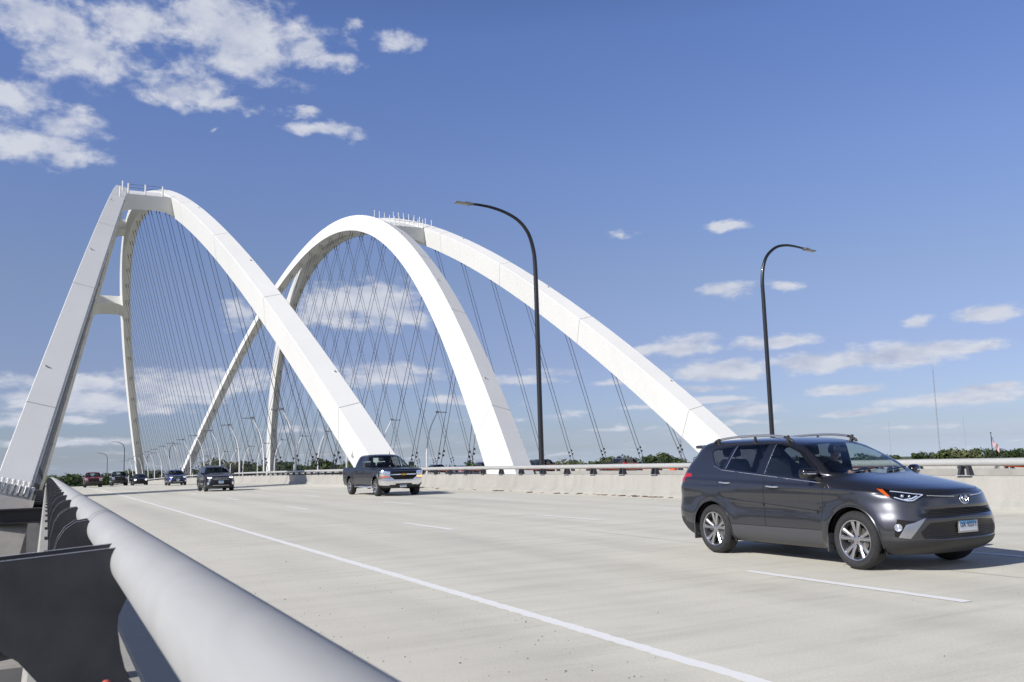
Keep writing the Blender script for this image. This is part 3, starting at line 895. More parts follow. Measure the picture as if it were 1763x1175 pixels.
# ---------------------------------------------------------------- trees on the far bank
def m_leaf(name, lo, mid_, hi, sc=0.35):
    m, nt, b = new_mat(name)
    oi = nt.nodes.new('ShaderNodeObjectInfo')
    f = nz(nt, sc, 5, 0.7)
    c = ramp(nt, f, [(0.30, lo), (0.52, mid_), (0.74, hi)])
    v = ramp(nt, oi.outputs['Random'], [(0.0, 0.78), (1.0, 1.22)])
    c = mixc(nt, 1.0, c, v, 'MULTIPLY')
    nt.links.new(c, b.inputs['Base Color'])
    b.inputs['Roughness'].default_value = 0.7
    b.inputs['Specular IOR Level'].default_value = 0.2
    tr = nt.nodes.new('ShaderNodeBsdfTranslucent'); nt.links.new(c, tr.inputs['Color'])
    ms = nt.nodes.new('ShaderNodeMixShader'); ms.inputs[0].default_value = 0.25
    nt.links.new(b.outputs[0], ms.inputs[1]); nt.links.new(tr.outputs[0], ms.inputs[2])
    nt.links.new(ms.outputs[0], nt.nodes['Material Output'].inputs[0])
    return m
LEAF = [m_leaf('leaf_dark', (.040, .062, .026), (.066, .098, .038), (.105, .140, .055)),
        m_leaf('leaf_mid', (.058, .082, .032), (.098, .130, .048), (.145, .180, .072)),
        m_leaf('leaf_olive', (.075, .088, .040), (.130, .145, .065), (.190, .200, .100))]
M_BARK = mat('bark', (.10, .08, .06), .9, var=.3, vscale=2)
def make_tree(kind, seed, H, R, name):
    rnd = random.Random(seed)
    t = thing(name, 'x', 'tree')
    tb = MB()
    th = H * .42
    tb.tube([(0, 0, 0), (.1, .05, th * .5), (0, .1, th), (.1, 0, H * .75)], [.45, .36, .28, .08], 8)
    for k in range(6):
        a = k * 1.05 + rnd.random(); z = th * (.6 + .12 * k)
        tb.tube([(0, 0, z), (cos(a) * R * .35, sin(a) * R * .35, z + R * .3), (cos(a) * R * .7, sin(a) * R * .7, z + R * .65)], [.18, .12, .04], 5, False)
    tb.build('trunk', M_BARK, t)
    vs = []; fs = []
    lobes = []
    nl = 24
    for k in range(nl):
        a = rnd.uniform(0, 2*pi); u = rnd.random() ** .7
        zz = rnd.uniform(.16, .93)
        rr = R * (1 - abs(zz - .5) ** 1.8 * 1.7) * rnd.uniform(.45, .92)
        lobes.append((cos(a) * rr * u ** .5, sin(a) * rr * u ** .5, H * (.14 + .80 * zz), rnd.uniform(.22, .40) * R))
    lobes.append((0, 0, H * .84, R * .40)); lobes.append((0, 0, H * .5, R * .55))
    for (cx, cy, cz, lr) in lobes:
        for i in range(int(90 * (lr / (.3 * R)) ** 2 * .75)):
            d = Vector((rnd.gauss(0, 1), rnd.gauss(0, 1), rnd.gauss(0, 1))).normalized()
            rad = lr * (rnd.random() ** .35) * rnd.uniform(.85, 1.12)
            p = Vector((cx, cy, cz)) + Vector((d.x, d.y, d.z * .78)) * rad
            nrm = (d + Vector((rnd.gauss(0, .55), rnd.gauss(0, .55), rnd.gauss(0, .55) + .25))).normalized()
            u_ = nrm.orthogonal().normalized(); w_ = nrm.cross(u_)
            s = rnd.uniform(.28, .62)
            an = rnd.uniform(0, pi); ca, sa = cos(an) * s, sin(an) * s
            e1 = u_ * ca + w_ * sa; e2 = (w_ * ca - u_ * sa) * rnd.uniform(.6, 1)
            b = len(vs)
            vs += [p - e1, p - e2 * .8, p + e1, p + e2]
            fs.append((b, b+1, b+2, b+3))
    cb = MB(); cb.add(vs, fs)
    cb.build('crown', LEAF[kind], t, fix=False)
    return t
def copy_thing(o):
    c = o.copy(); COL.objects.link(c)
    for ch in o.children:
        d = ch.copy(); COL.objects.link(d); d.parent = c
    return c
PROTO = [(make_tree(0, 11, 20, 7.5, 'broadleaf_tree'), 0), (make_tree(0, 12, 18, 6.4, 'broadleaf_tree'), 0), (make_tree(1, 13, 19, 7.0, 'broadleaf_tree'), 1),
         (make_tree(1, 14, 16, 6.6, 'broadleaf_tree'), 1), (make_tree(2, 15, 15, 6.5, 'broadleaf_tree'), 2), (make_tree(0, 16, 21, 5.8, 'broadleaf_tree'), 0)]
KN = ['dark green', 'mid green', 'pale olive']
def zone(az):
    if az < 3.5: return 'left of the thin white arch leg'
    if az < 12: return 'between the thin white arch leg and the dark SUV'
    if az < 20: return 'seen through the cables left of the pickup truck'
    if az < 29: return 'seen through the cables right of the pickup truck'
    if az < 38: return 'between the two black lamps'
    return 'right of the grey car'
used = set()
rnd = random.Random(5)
def place_tree(az, dist, zt, row, ks=None):
    """zt: height of the tree top above the deck"""
    a = radians(az)
    c_ = [i for i in range(len(PROTO)) if ks is None or PROTO[i][1] in ks]
    i = rnd.choice(c_)
    src, kd = PROTO[i]
    o = copy_thing(src) if i in used else src
    used.add(i)
    g0 = -21.3
    hsrc = (20, 18, 19, 16, 15, 21)[i] * (.90 if az < 20 else (.985 if az < 44 else .93))
    s = (zt - g0) / hsrc
    o.location = (dist * sin(a), dist * cos(a), g0)
    o.rotation_euler = (0, 0, rnd.uniform(0, 2*pi))
    sx = s * rnd.uniform(.85, 1.2)
    o.scale = (sx, sx, s)
    lab = '%s far-bank tree %s' % (KN[kd], zone(az))
    tag(o, lab, 'tree', '%s trees, %s' % (KN[kd], zone(az)))
def treetop(az, dist):
    """treetop height read off the skyline"""
    S = [(0,815),(80,818),(100,815),(115,810),(130,819),(150,815),(170,813),(195,810),(220,813),(250,815),(290,816),(330,812),(365,801),(400,803),(440,802),(480,801),(520,800),(560,797),(600,800),(750,798),(800,797),(860,796),(905,787),(925,795),(955,786),(985,787),(1010,790),(1035,784),(1070,786),(1100,782),(1130,780),(1150,775),(1185,785),(1210,784),(1230,788),(1540,783),(1600,780),(1640,772),(1680,772),(1700,776),(1740,768),(1800,770)]
    u = 881 + 1567 * math.tan(radians(az - 27.05))
    u = max(1, min(1799, u))
    for (a0, z0), (a1, z1) in zip(S[:-1], S[1:]):
        if a0 <= u <= a1:
            v = z0 + (z1 - z0) * (u - a0) / (a1 - a0)
            return 1.44 - (v - (816.6 - .0281 * u)) / 1567 * dist * cos(radians(az - 27.05))
    return 0
az = -7.0
while az < 64:
    d = 338 / max(.45, cos(radians(az))) * (.98 if az < 30 else .92) + rnd.uniform(0, 16)
    place_tree(az, d, treetop(az, d) - abs(rnd.gauss(0, 1.9)) + .4, 'front row')
    az += rnd.uniform(.9, 1.55)
az = -6.5
while az < 64:
    d = 338 / max(.45, cos(radians(az))) * (.98 if az < 30 else .92) + rnd.uniform(40, 75)
    place_tree(az, d, treetop(az, d) - rnd.uniform(-.6, 2.0), 'back row', (0, 1) if rnd.random() < .85 else None)
    az += rnd.uniform(.9, 1.5)
# low scrub along the waterline closes the gaps under the crowns
M_SCRUB = LEAF[1]
vs = []; fs = []
r2 = random.Random(77)
for i in range(26000):
    a = radians(r2.uniform(-8, 65)); d = 331 / max(.45, cos(a)) * (.985 if a < .52 else .93) + r2.uniform(-6, 55)
    p = Vector((d * sin(a), d * cos(a), -21.3 + 9.5 * r2.random() ** 1.1))
    n_ = Vector((r2.gauss(0, 1), r2.gauss(0, 1) - .6, r2.gauss(0, 1) + .5)).normalized()
    u_ = n_.orthogonal().normalized(); w_ = n_.cross(u_); s = r2.uniform(.5, 1.1)
    b = len(vs); vs += [p - u_ * s, p - w_ * s, p + u_ * s, p + w_ * s]; fs.append((b, b+1, b+2, b+3))
sb = MB(); sb.add(vs, fs)
tag(sb.build('scrub', M_SCRUB, fix=False), 'low green scrub filling the far bank beneath the trees', 'scrub', kind='stuff')

# ---------------------------------------------------------------- masts and flag
M_MAST = mat('mast_steel', (.30, .31, .33), .5, .4)
def mast(az, dist, ztop, r, label, truss=True, zbot=-21.3):
    a = radians(az); t = thing('radio_mast', label, 'mast', (dist * sin(a), dist * cos(a), zbot))
    H = ztop - zbot; mb = MB()
    for k in range(3):
        q = 2 * pi * k / 3
        mb.tube([(cos(q) * r, sin(q) * r, 0), (cos(q) * r * .9, sin(q) * r * .9, H)], r * .22, 4, False)
    st = max(2.0, H / 60); z = 0; k = 0
    while z < H - st:
        q0, q1 = 2 * pi * (k % 3) / 3, 2 * pi * ((k + 1) % 3) / 3
        mb.tube([(cos(q0) * r, sin(q0) * r, z), (cos(q1) * r, sin(q1) * r, z + st)], r * .14, 3, False)
        mb.tube([(cos(q1) * r, sin(q1) * r, z), (cos(q0) * r, sin(q0) * r, z + st)], r * .14, 3, False)
        z += st; k += 1
    mb.build('lattice', M_MAST, t)
    return t
# tall guyed mast, right of the grey car's roof
mt_ = mast(51.87, 1500, 118.0, .85, 'tall thin guyed radio mast over the trees, right of the grey car')
an = MB(); an.tube([(0, 0, 139), (0, 0, 148)], .25, 5); an.build('antenna', M_MAST, mt_)
mast(37.28, 900, 17, 1.1, 'short lattice mast with a stub antenna, above the trees left of the grey car')
mast(49.3, 2600, 72, .42, 'very faint thin mast on the horizon just left of the tall radio mast')
mast(53.2, 2600, 78, .42, 'very faint thin mast on the horizon just right of the tall radio mast')

FA = radians(54.5); FD = 170.0
ft = thing('flagpole', 'dark flagpole behind the barrier at the far right, a flag flying from it', 'flagpole', (FD * sin(FA), FD * cos(FA), -21.3))
m = MB(); m.tube([(0, 0, 0), (0, 0, 24.9)], [.14, .05], 8); m.lathe([(0, 25.05), (.12, 24.98), (.12, 24.92), (0, 24.85)], (0, 0, 0), 8)
m.build('pole', M_BLACK, ft, smooth=40)
def flag():
    vs = []; fs = []; mats_ = []
    NX, NZ = 26, 26; W, Hh = 2.3, 1.3
    for i in range(NX + 1):
        for j in range(NZ + 1):
            u = i / NX; v = j / NZ
            x = u * W * .42; drop = u * W * .78 + .25 * sin(u * 5) * .3
            z = Hh * .85 * (1 - v) - drop + .05 * sin(9 * u + 3 * v)
            y = .22 * sin(8 * u + 2 * v) * u
            vs.append((x, y, z))
    mb = MB()
    mb.v = vs
    for i in range(NX):
        for j in range(NZ):
            a = i * (NZ + 1) + j
            mb.f.append((a, a + 1, a + NZ + 2, a + NZ + 1))
            if i < NX * .4 and j < NZ * 7 / 13: mi = 2 if (i + j) % 2 or i % 2 else 1
            else: mi = 0 if (j * 13 // NZ) % 2 == 0 else 1
            if i < NX * .4 and j < NZ * 7 / 13: mi = 2 if not (i % 2 == 1 and j % 2 == 1) else 1
            mb.m.append(mi)
    o = mb.build('flag', [mat('flag_red', (.50, .05, .06), .7), mat('flag_white', (.75, .75, .75), .7), mat('flag_blue', (.05, .07, .22), .7)], None, smooth=60, fix=False)
    o.location = (FD * sin(FA) + .06, FD * cos(FA), -21.3 + 23.3)
    o.rotation_euler = (0, 0, -FA)
    tag(o, 'striped red and white flag with a blue corner, hanging from the flagpole at far right', 'flag')
flag()

# ---------------------------------------------------------------- grit on the shoulder
M_GRIT = mat('dark_grit', (.085, .075, .065), .9)
r3 = random.Random(3); mb = MB()
for i in range(2600):
    y = 1.6 + 24 * r3.random() ** 1.6; x = .75 + 3.2 * r3.random() ** .8
    if r3.random() < .08: x = 4.2 + 6 * r3.random()
    s = .0018 + .005 * r3.random() ** 5 + (.006 if r3.random() < .008 else 0)
    rt = Matrix.Rotation(r3.uniform(0, pi), 3, 'Z')
    a = Vector((x, y, s * .4))
    P_ = [a + rt @ Vector(q) for q in ((-s, -s*.6, 0), (s, -s*.8, 0), (s*.8, s*.7, 0), (-s*.7, s*.6, 0), (-s*.4, 0, s*.8), (s*.4, .1*s, s*.7))]
    mb.add(P_, [(0,1,5,4), (1,2,5), (2,3,4,5), (3,0,4), (3,2,1,0)])
tag(mb.build('grit', M_GRIT), 'dark grit scattered over the shoulder beside the white edge line', 'grit', kind='stuff')
mb = MB()
for i in range(70):
    y = 20 + 45 * r3.random(); s = .02 + .06 * r3.random(); x = 18.75 + .5 * r3.random()
    mb.box((x - s * 1.6, y - s, .0), (x + s * 1.6, y + s, s * .5))
tag(mb.build('debris', mat('brown_debris', (.16, .11, .08), .9)), 'brown debris strewn along the toe of the far concrete barrier', 'debris', kind='stuff')
# ---------------------------------------------------------------- vehicles
def m_paint(name, col, rough=0.34, metal=0.6, flake=0.25, coat=1.0):
    m, nt, b = new_mat(name)
    f = nz(nt, 900, 2, 0.6)
    lo = tuple(c * (1 - flake) for c in col); hi = tuple(c * (1 + flake) for c in col)
    nt.links.new(ramp(nt, f, [(0.35, lo), (0.65, hi)]), b.inputs['Base Color'])
    b.inputs['Metallic'].default_value = metal
    b.inputs['Roughness'].default_value = rough
    b.inputs['Coat Weight'].default_value = coat
    b.inputs['Specular IOR Level'].default_value = 0.5 * coat
    b.inputs['Coat Roughness'].default_value = 0.03
    d = nz(nt, 3.0, 5, 0.6)
    nt.links.new(ramp(nt, d, [(0.4, 0.015), (0.75, 0.06)]), b.inputs['Coat Roughness'])
    return m
def m_glass(name, tint, refl=0.09, blur=0.0):
    m, nt, b = new_mat(name)
    nt.nodes.remove(b)
    tr = nt.nodes.new('ShaderNodeBsdfTransparent'); tr.inputs[0].default_value = (*tint, 1)
    gl = nt.nodes.new('ShaderNodeBsdfGlossy'); gl.inputs['Roughness'].default_value = 0.01 + blur
    fr = nt.nodes.new('ShaderNodeLayerWeight'); fr.inputs['Blend'].default_value = 0.5
    pw = nt.nodes.new('ShaderNodeMath'); pw.operation = 'POWER'
    nt.links.new(fr.outputs['Facing'], pw.inputs[0]); pw.inputs[1].default_value = 4.0
    ad = nt.nodes.new('ShaderNodeMath'); ad.operation = 'MULTIPLY_ADD'
    nt.links.new(pw.outputs[0], ad.inputs[0]); ad.inputs[1].default_value = 0.85; ad.inputs[2].default_value = refl
    ms = nt.nodes.new('ShaderNodeMixShader')
    nt.links.new(ad.outputs[0], ms.inputs[0]); nt.links.new(tr.outputs[0], ms.inputs[1]); nt.links.new(gl.outputs[0], ms.inputs[2])
    nt.links.new(ms.outputs[0], nt.nodes['Material Output'].inputs[0])
    return m
G_WIND = m_glass('windscreen_glass', (.80, .87, .85), .07)
G_SIDE = m_glass('side_glass', (.66, .74, .73), .06)
G_DARK = m_glass('privacy_glass', (.26, .28, .31), .07)
G_LAMP = m_glass('lamp_glass', (.88, .90, .92), .05)
M_CHROME = mat('chrome', (.86, .87, .89), .16, 1.0)
M_ALLOY = mat('alloy_rim', (.48, .48, .49), .26, .9)
M_RUBBER = mat('tyre_rubber', (.022, .022, .023), .75, var=.3, vscale=30)
M_PLAST = mat('black_plastic', (.022, .022, .024), .55, var=.15, vscale=20)
M_PLGREY = mat('grey_cladding', (.060, .062, .068), .5)
M_GLOSSB = mat('gloss_black', (.010, .010, .012), .12, 0, .6)
M_VOID = mat('dark_void', (.006, .006, .006), .9)
M_SEAT = mat('grey_seat_fabric', (.10, .11, .12), .8, var=.15, vscale=20)
M_DASH = mat('dark_dashboard', (.02, .02, .022), .7)
M_AMBER = mat('amber_lens', (.55, .10, .01), .2, 0, .5)
M_RED = mat('red_lens', (.38, .012, .02), .2, 0, .5)
M_REFL = mat('lamp_reflector', (.75, .78, .82), .15, .9)
M_HEAD = mat('lit_headlamp', (.9, .9, .9), .2, emit=(1, .97, .9), es=2.2)
M_PLATEW = mat('plate_white', (.62, .66, .70), .4)
M_PLATEB = mat('plate_blue', (.16, .38, .66), .4, var=.5, vscale=40)
M_PLATET = mat('plate_text', (.03, .05, .12), .5)

def pchip(rows, n, sharp=()):
    """monotone cubic through the rows, n samples per gap on average; returns list of tuples"""
    m = len(rows); k = len(rows[0]); h = 1.0
    D = []
    for c in range(k):
        y = [r[c] for r in rows]; d = [y[i+1] - y[i] for i in range(m-1)]
        t = [0.0] * m
        t[0] = d[0]; t[-1] = d[-1]
        for i in range(1, m-1):
            t[i] = 0.0 if d[i-1] * d[i] <= 0 else 2 * d[i-1] * d[i] / (d[i-1] + d[i])
            if i in sharp: t[i] = None
        D.append((y, t, d))
    out = []
    for i in range(m - 1):
        for j in range(n):
            u = j / n; row = []
            for y, t, d in D:
                a = t[i] if t[i] is not None else d[i]; b = t[i+1] if t[i+1] is not None else d[i]
                u2, u3 = u*u, u*u*u
                row.append((2*u3-3*u2+1)*y[i] + (u3-2*u2+u)*a + (-2*u3+3*u2)*y[i+1] + (u3-u2)*b)
            out.append(tuple(row))
    out.append(tuple(float(x) for x in rows[-1]))
    return out

class Body:
    """car body as a stack of plan-view rings. rows: z, xf, Lf, pf, W, xr, Lr, pr"""
    def __init__(s, rows, sub, nf=18, ns=52, nr=14, mod=None, sharp=()):
        s.bm = bmesh.new(); s.tag = s.bm.faces.layers.int.new('tag')
        R = pchip(rows, sub, sharp)
        grid = []
        for (z, xf, Lf, pf, W, xr, Lr, pr) in R:
            ring = []
            Lr = max(Lr, .02); Lf = max(Lf, .02)
            if xf - Lf < xr + Lr:
                k = (xf - xr) / (Lf + Lr) * .98; Lf *= k; Lr *= k
            for i in range(nf):
                th = i / nf * pi / 2
                th = th ** 1.0
                ring.append((xf - Lf * (1 - cos(th) ** (2 / pf)), W * sin(th) ** (2 / pf)))
            xa, xb = xf - Lf, xr + Lr
            for i in range(ns):
                ring.append((xa + (xb - xa) * i / ns, W))
            for i in range(nr + 1):
                th = (1 - i / nr) * pi / 2
                ring.append((xr + Lr * (1 - max(0, cos(th)) ** (2 / pr)), W * max(0, sin(th)) ** (2 / pr)))
            pts = []
            for x, y in ring:
                zz = z
                if mod:
                    x, y, zz = mod(x, y, zz)
                pts.append((x, y, zz))
            grid.append(pts)
        s.n = len(grid[0])
        for side in (1, -1):
            V = [[s.bm.verts.new((x, y * side, z)) for x, y, z in row] for row in grid]
            for a in range(len(V) - 1):
                for b in range(s.n - 1):
                    q = (V[a][b], V[a][b+1], V[a+1][b+1], V[a+1][b])
                    s.bm.faces.new(q if side > 0 else q[::-1])
            # close bottom and top
            for row, fl in ((V[0], 1), (V[-1], -1)):
                c = [s.bm.verts.new((v.co.x, 0, v.co.z)) for v in row]
                for b in range(s.n - 1):
                    q = (row[b], c[b], c[b+1], row[b+1])
                    try: s.bm.faces.new(q if side * fl > 0 else q[::-1])
                    except ValueError: pass
        bmesh.ops.remove_doubles(s.bm, verts=s.bm.verts, dist=1e-4)
        bmesh.ops.dissolve_degenerate(s.bm, edges=s.bm.edges, dist=1e-5)
        bmesh.ops.recalc_face_normals(s.bm, faces=s.bm.faces)
        s.names = {0: 'body'}
        s.freeze()
    def freeze(s):
        s.bm.normal_update()
        s.bvh = BVHTree.FromBMesh(s.bm)
        me = bpy.data.meshes.new('_n'); s.bm.to_mesh(me)
        me.polygons.foreach_set('use_smooth', [True] * len(me.polygons))
        s.ref = me
    def side_y(s, x, z, side=-1):
        h = s.bvh.ray_cast(Vector((x, side * 3, z)), Vector((0, -side, 0)))
        return h[0].y if h[0] else side * .8
    def cut(s, poly, tagid, e1, e2, view, ndot=0.05, lim=None, only=None):
        """re-tag the part of the surface inside a polygon given in the plane (e1,e2), seen along view"""
        e1, e2, view = Vector(e1), Vector(e2), Vector(view)
        xs = [p[0] for p in poly]; ys = [p[1] for p in poly]
        bx = (min(xs) - .02, max(xs) + .02, min(ys) - .02, max(ys) + .02)
        def sel():
            out = []
            for f in s.bm.faces:
                if f.normal.dot(view) > -ndot: continue
                if only is not None and f[s.tag] not in only: continue
                c = f.calc_center_median()
                if lim and not lim(c): continue
                u = [v.co.dot(e1) for v in f.verts]; w = [v.co.dot(e2) for v in f.verts]
                if max(u) < bx[0] or min(u) > bx[1] or max(w) < bx[2] or min(w) > bx[3]: continue
                out.append(f)
            return out
        n = len(poly); work = set(sel())
        for i in range(n):
            p, q = poly[i], poly[(i+1) % n]
            d = Vector((q[0] - p[0], q[1] - p[1])); L = d.length
            if L < 1e-6: continue
            d /= L
            no = (e1 * (-d.y) + e2 * d.x).normalized()
            co = e1 * p[0] + e2 * p[1]
            fs = []
            for f in work:
                u = []; w = []
                for v in f.verts:
                    a_ = v.co.dot(e1) - p[0]; b_ = v.co.dot(e2) - p[1]
                    u.append(a_ * d.x + b_ * d.y); w.append(-a_ * d.y + b_ * d.x)
                if max(u) < -.03 or min(u) > L + .03: continue
                if min(w) > -1e-5 or max(w) < 1e-5: continue
                fs.append(f)
            if not fs: continue
            geom = set(fs)
            for f in fs: geom.update(f.edges); geom.update(f.verts)
            work.difference_update(fs)
            r_ = bmesh.ops.bisect_plane(s.bm, geom=list(geom), plane_co=co, plane_no=no, dist=1e-5)
            work.update(f for f in r_['geom'] if isinstance(f, bmesh.types.BMFace) and f.is_valid)
        k = 0
        for f in work:
            if not f.is_valid: continue
            c = f.calc_center_median()
            if inpoly((c.dot(e1), c.dot(e2)), poly):
                f[s.tag] = tagid; k += 1
        return k
    def side(s, poly, tagid, both=True, **kw):
        for sd in ((1, -1) if both else (-1,)):
            s.cut(poly, tagid if not isinstance(tagid, tuple) else tagid[0 if sd < 0 else 1], (1, 0, 0), (0, 0, 1), (0, -sd, 0), lim=(lambda c, sd=sd: c.y * sd > 0.2), **kw)
    def front(s, poly, tagid, mirror=False, view=(-1, 0, 0), lim=None, **kw):
        s.cut(poly, tagid, (0, 1, 0), (0, 0, 1), view, lim=lim or (lambda c: c.x > 0), **kw)
        if mirror: s.cut([(-a, b) for a, b in poly][::-1], tagid, (0, 1, 0), (0, 0, 1), view, lim=lim or (lambda c: c.x > 0), **kw)
    def extract(s, tagid, name, mats, parent, side=0):
        ids = tagid if isinstance(tagid, (tuple, list)) else (tagid,)
        nb = bmesh.new()
        vm = {}
        for f in s.bm.faces:
            if f[s.tag] not in ids: continue
            if side and f.calc_center_median().y * side < 0: continue
            vs = []
            for v in f.verts:
                if v.index not in vm: vm[v.index] = nb.verts.new(v.co)
                vs.append(vm[v.index])
            try: nf_ = nb.faces.new(vs); nf_.smooth = True; nf_.material_index = ids.index(f[s.tag]) if len(ids) > 1 else 0
            except ValueError: pass
        me = bpy.data.meshes.new(name); nb.to_mesh(me); nb.free()
        mats = mats if isinstance(mats, (list, tuple)) else [mats]
        for m in mats: me.materials.append(m)
        # normals of the whole body, so that the panels meet without a crease
        nm = []
        for v in me.vertices:
            h = s.bvh.find_nearest(v.co)
            nm.append(s.smooth_normal(h[2], v.co))
        if nm: me.normals_split_custom_set_from_vertices(nm)
        return link(bpy.data.objects.new(name, me), parent)
    def smooth_normal(s, idx, co):
        p = s.ref.polygons[idx]
        acc = Vector((0, 0, 0)); ws = 0
        vn = s.ref.vertices
        pn = Vector(p.normal)
        for vi in p.vertices:
            v = vn[vi]; d = (v.co - co).length + 1e-4; w = 1 / (d * d)
            n_ = v.normal
            acc += n_ * w
        acc.normalize()
        return acc if acc.dot(pn) > .6 else pn
    def index(s): s.bm.verts.index_update(); s.bm.faces.index_update()

def _pt(e1, e2, p):
    # e1, e2 orthonormal
    return e1 * p[0] + e2 * p[1]
def inpoly(p, poly):
    x, y = p; c = False; n = len(poly); j = n - 1
    for i in range(n):
        xi, yi = poly[i]; xj, yj = poly[j]
        if (yi > y) != (yj > y) and x < (xj - xi) * (y - yi) / (yj - yi) + xi: c = not c
        j = i
    return c
def circ(cx, cz, r, a0, a1, n):
    return [(cx + r * cos(radians(a0 + (a1 - a0) * i / n)), cz + r * sin(radians(a0 + (a1 - a0) * i / n))) for i in range(n + 1)]

def make_wheel(parent, x, y, z, R, rim, width, out, spokes=10, name='wheel', detail=True, steel=False):
    """out: +1/-1 side the wheel faces"""
    w = bpy.data.objects.new(name, None); w.empty_display_size = .2; link(w, parent); w.location = (x, y, z)
    if out < 0: w.rotation_euler = (0, 0, pi)
    # tyre: profile (r, y)
    hw = width / 2
    pr = [(rim - .004, hw - .020), (rim + .01, hw - .004), (rim + (R - rim) * .35, hw + .004), (rim + (R - rim) * .62, hw + .002), (R - .03, hw - .010), (R - .008, hw - .028), (R, hw - .055)]
    pr = pr + [(a, -b) for a, b in pr[::-1]]
    n = 48 if detail else 20
    mb = MB(); mb.lathe(pr, (0, 0, 0), n, 'y')
    mb.mi = 1
    if detail:
        for g in (-.045, -.015, .015, .045): mb.lathe([(R + .0006, g - .003), (R + .0006, g + .003)], (0, 0, 0), n, 'y')
    mb.build('tyre', [M_RUBBER, M_VOID], w, smooth=35)
    rb = MB()
    rb.lathe([(rim, hw - .018), (rim - .004, hw - .012), (rim - .016, hw - .016), (rim - .020, hw - .035), (rim - .030, -.02), (rim - .03, -hw + .02)], (0, 0, 0), n, 'y')
    # spokes
    hub = .062
    ys = hw - .022
    for k in range(spokes):
        if detail and spokes == 10:
            a = 2*pi * (k // 2) / 5 + (0.30 if k % 2 else -0.30) * .72 + pi / 2
            a0 = 2*pi * (k // 2) / 5 + (0.10 if k % 2 else -0.10) + pi / 2
        else: a = a0 = 2*pi*k/spokes
        d = Vector((cos(a), 0, sin(a))); d0 = Vector((cos(a0), 0, sin(a0)))
        p0 = d0 * (hub * .6); p1 = d * (rim - .014)
        tv = Vector((-sin(a), 0, cos(a)))
        w0, w1 = (.017, .030) if detail else (.03, .045)
        Y = Vector((0, 1, 0))
        vs = []
        for (p, ww, yo) in ((p0, w0, ys - .030), (p0.lerp(p1, .5), (w0 + w1) / 2 * .92, ys - .010), (p1, w1, ys - .004)):
            vs += [p - tv * ww + Y * (yo - .012), p - tv * ww * .35 + Y * yo, p + tv * ww * .35 + Y * yo, p + tv * ww + Y * (yo - .012), p + tv * ww * .8 + Y * (yo - .05), p - tv * ww * .8 + Y * (yo - .05)]
        fs = []
        for i in range(2):
            for q in range(6):
                a_ = i*6 + q; b_ = i*6 + (q+1) % 6; fs.append((a_, b_, b_+6, a_+6))
        rb.add(vs, fs)
    rb.lathe([(0, ys - .014), (.030, ys - .014), (.034, ys - .020), (.060, ys - .026), (.068, ys - .045), (.07, ys - .07)], (0, 0, 0), 20, 'y')
    rb.mi = 1
    rb.lathe([(0, .0), (rim - .03, 0.0)], (0, 0, 0), n, 'y')
    if detail:
        for k in range(5):
            a = 2*pi*k/5 + pi/2 + pi/5; rb.lathe([(0, .008), (.010, .008), (.010, -.02)], (cos(a)*.052, ys - .030, sin(a)*.052), 8, 'y')
        rb.mi = 2
        rb.lathe([(0, .022), (.15, .022), (.155, .0)], (0, 0, 0), 28, 'y')
        rb.box((.06, .0, -.03), (.15, .055, .09))
    rb.build('rim', [M_ALLOY, M_VOID, mat('brake_steel', (.16, .15, .14), .4, .7) if detail else M_VOID], w, smooth=30)
    return w

def blob(mb, c, s, rx=10, ry=14, rot=None):
    """ellipsoid"""
    c = Vector(c); vs = []; fs = []
    for i in range(rx + 1):
        th = pi * i / rx
        for k in range(ry):
            ph = 2*pi*k/ry
            v = Vector((sin(th)*cos(ph)*s[0], sin(th)*sin(ph)*s[1], cos(th)*s[2]))
            if rot is not None: v = rot @ v
            vs.append(c + v)
    for i in range(rx):
        for k in range(ry):
            a = i*ry + k; b = i*ry + (k+1) % ry
            fs.append((a, b, b+ry, a+ry))
    mb.add(vs, fs)

def sbox(mb, a, b, r=.04, n=3):
    """rounded box (superellipsoid-like)"""
    c = [(a[i] + b[i]) / 2 for i in range(3)]; h = [(b[i] - a[i]) / 2 for i in range(3)]
    vs = []; fs = []; RX, RY = 12, 24; e = 0.28
    def sg(x, p): return (abs(x) ** p) * (1 if x >= 0 else -1)
    for i in range(RX + 1):
        th = -pi/2 + pi * i / RX
        for k in range(RY):
            ph = 2*pi*k/RY
            vs.append((c[0] + h[0]*sg(cos(th), e)*sg(cos(ph), e), c[1] + h[1]*sg(cos(th), e)*sg(sin(ph), e), c[2] + h[2]*sg(sin(th), e)))
    for i in range(RX):
        for k in range(RY):
            p = i*RY + k; q = i*RY + (k+1) % RY
            fs.append((p, q, q+RY, p+RY))
    mb.add(vs, fs)

def text_mesh(txt, size, name, m, parent, loc, rot, depth=.001, width=None):
    cu = bpy.data.curves.new(name, 'FONT'); cu.body = txt; cu.size = size; cu.extrude = depth
    cu.align_x = 'CENTER'; cu.align_y = 'CENTER'; cu.resolution_u = 3
    o = bpy.data.objects.new('_t', cu); COL.objects.link(o)
    bpy.context.view_layer.update()
    dg = bpy.context.evaluated_depsgraph_get()
    me = bpy.data.meshes.new_from_object(o.evaluated_get(dg))
    bpy.data.objects.remove(o); bpy.data.curves.remove(cu)
    if width and len(me.vertices):
        xs = [v.co.x for v in me.vertices]; k = width / (max(xs) - min(xs))
        for v in me.vertices: v.co.x *= k
    me.materials.clear(); me.materials.append(m)
    q = bpy.data.objects.new(name, me); link(q, parent); q.location = loc; q.rotation_euler = rot
    return q

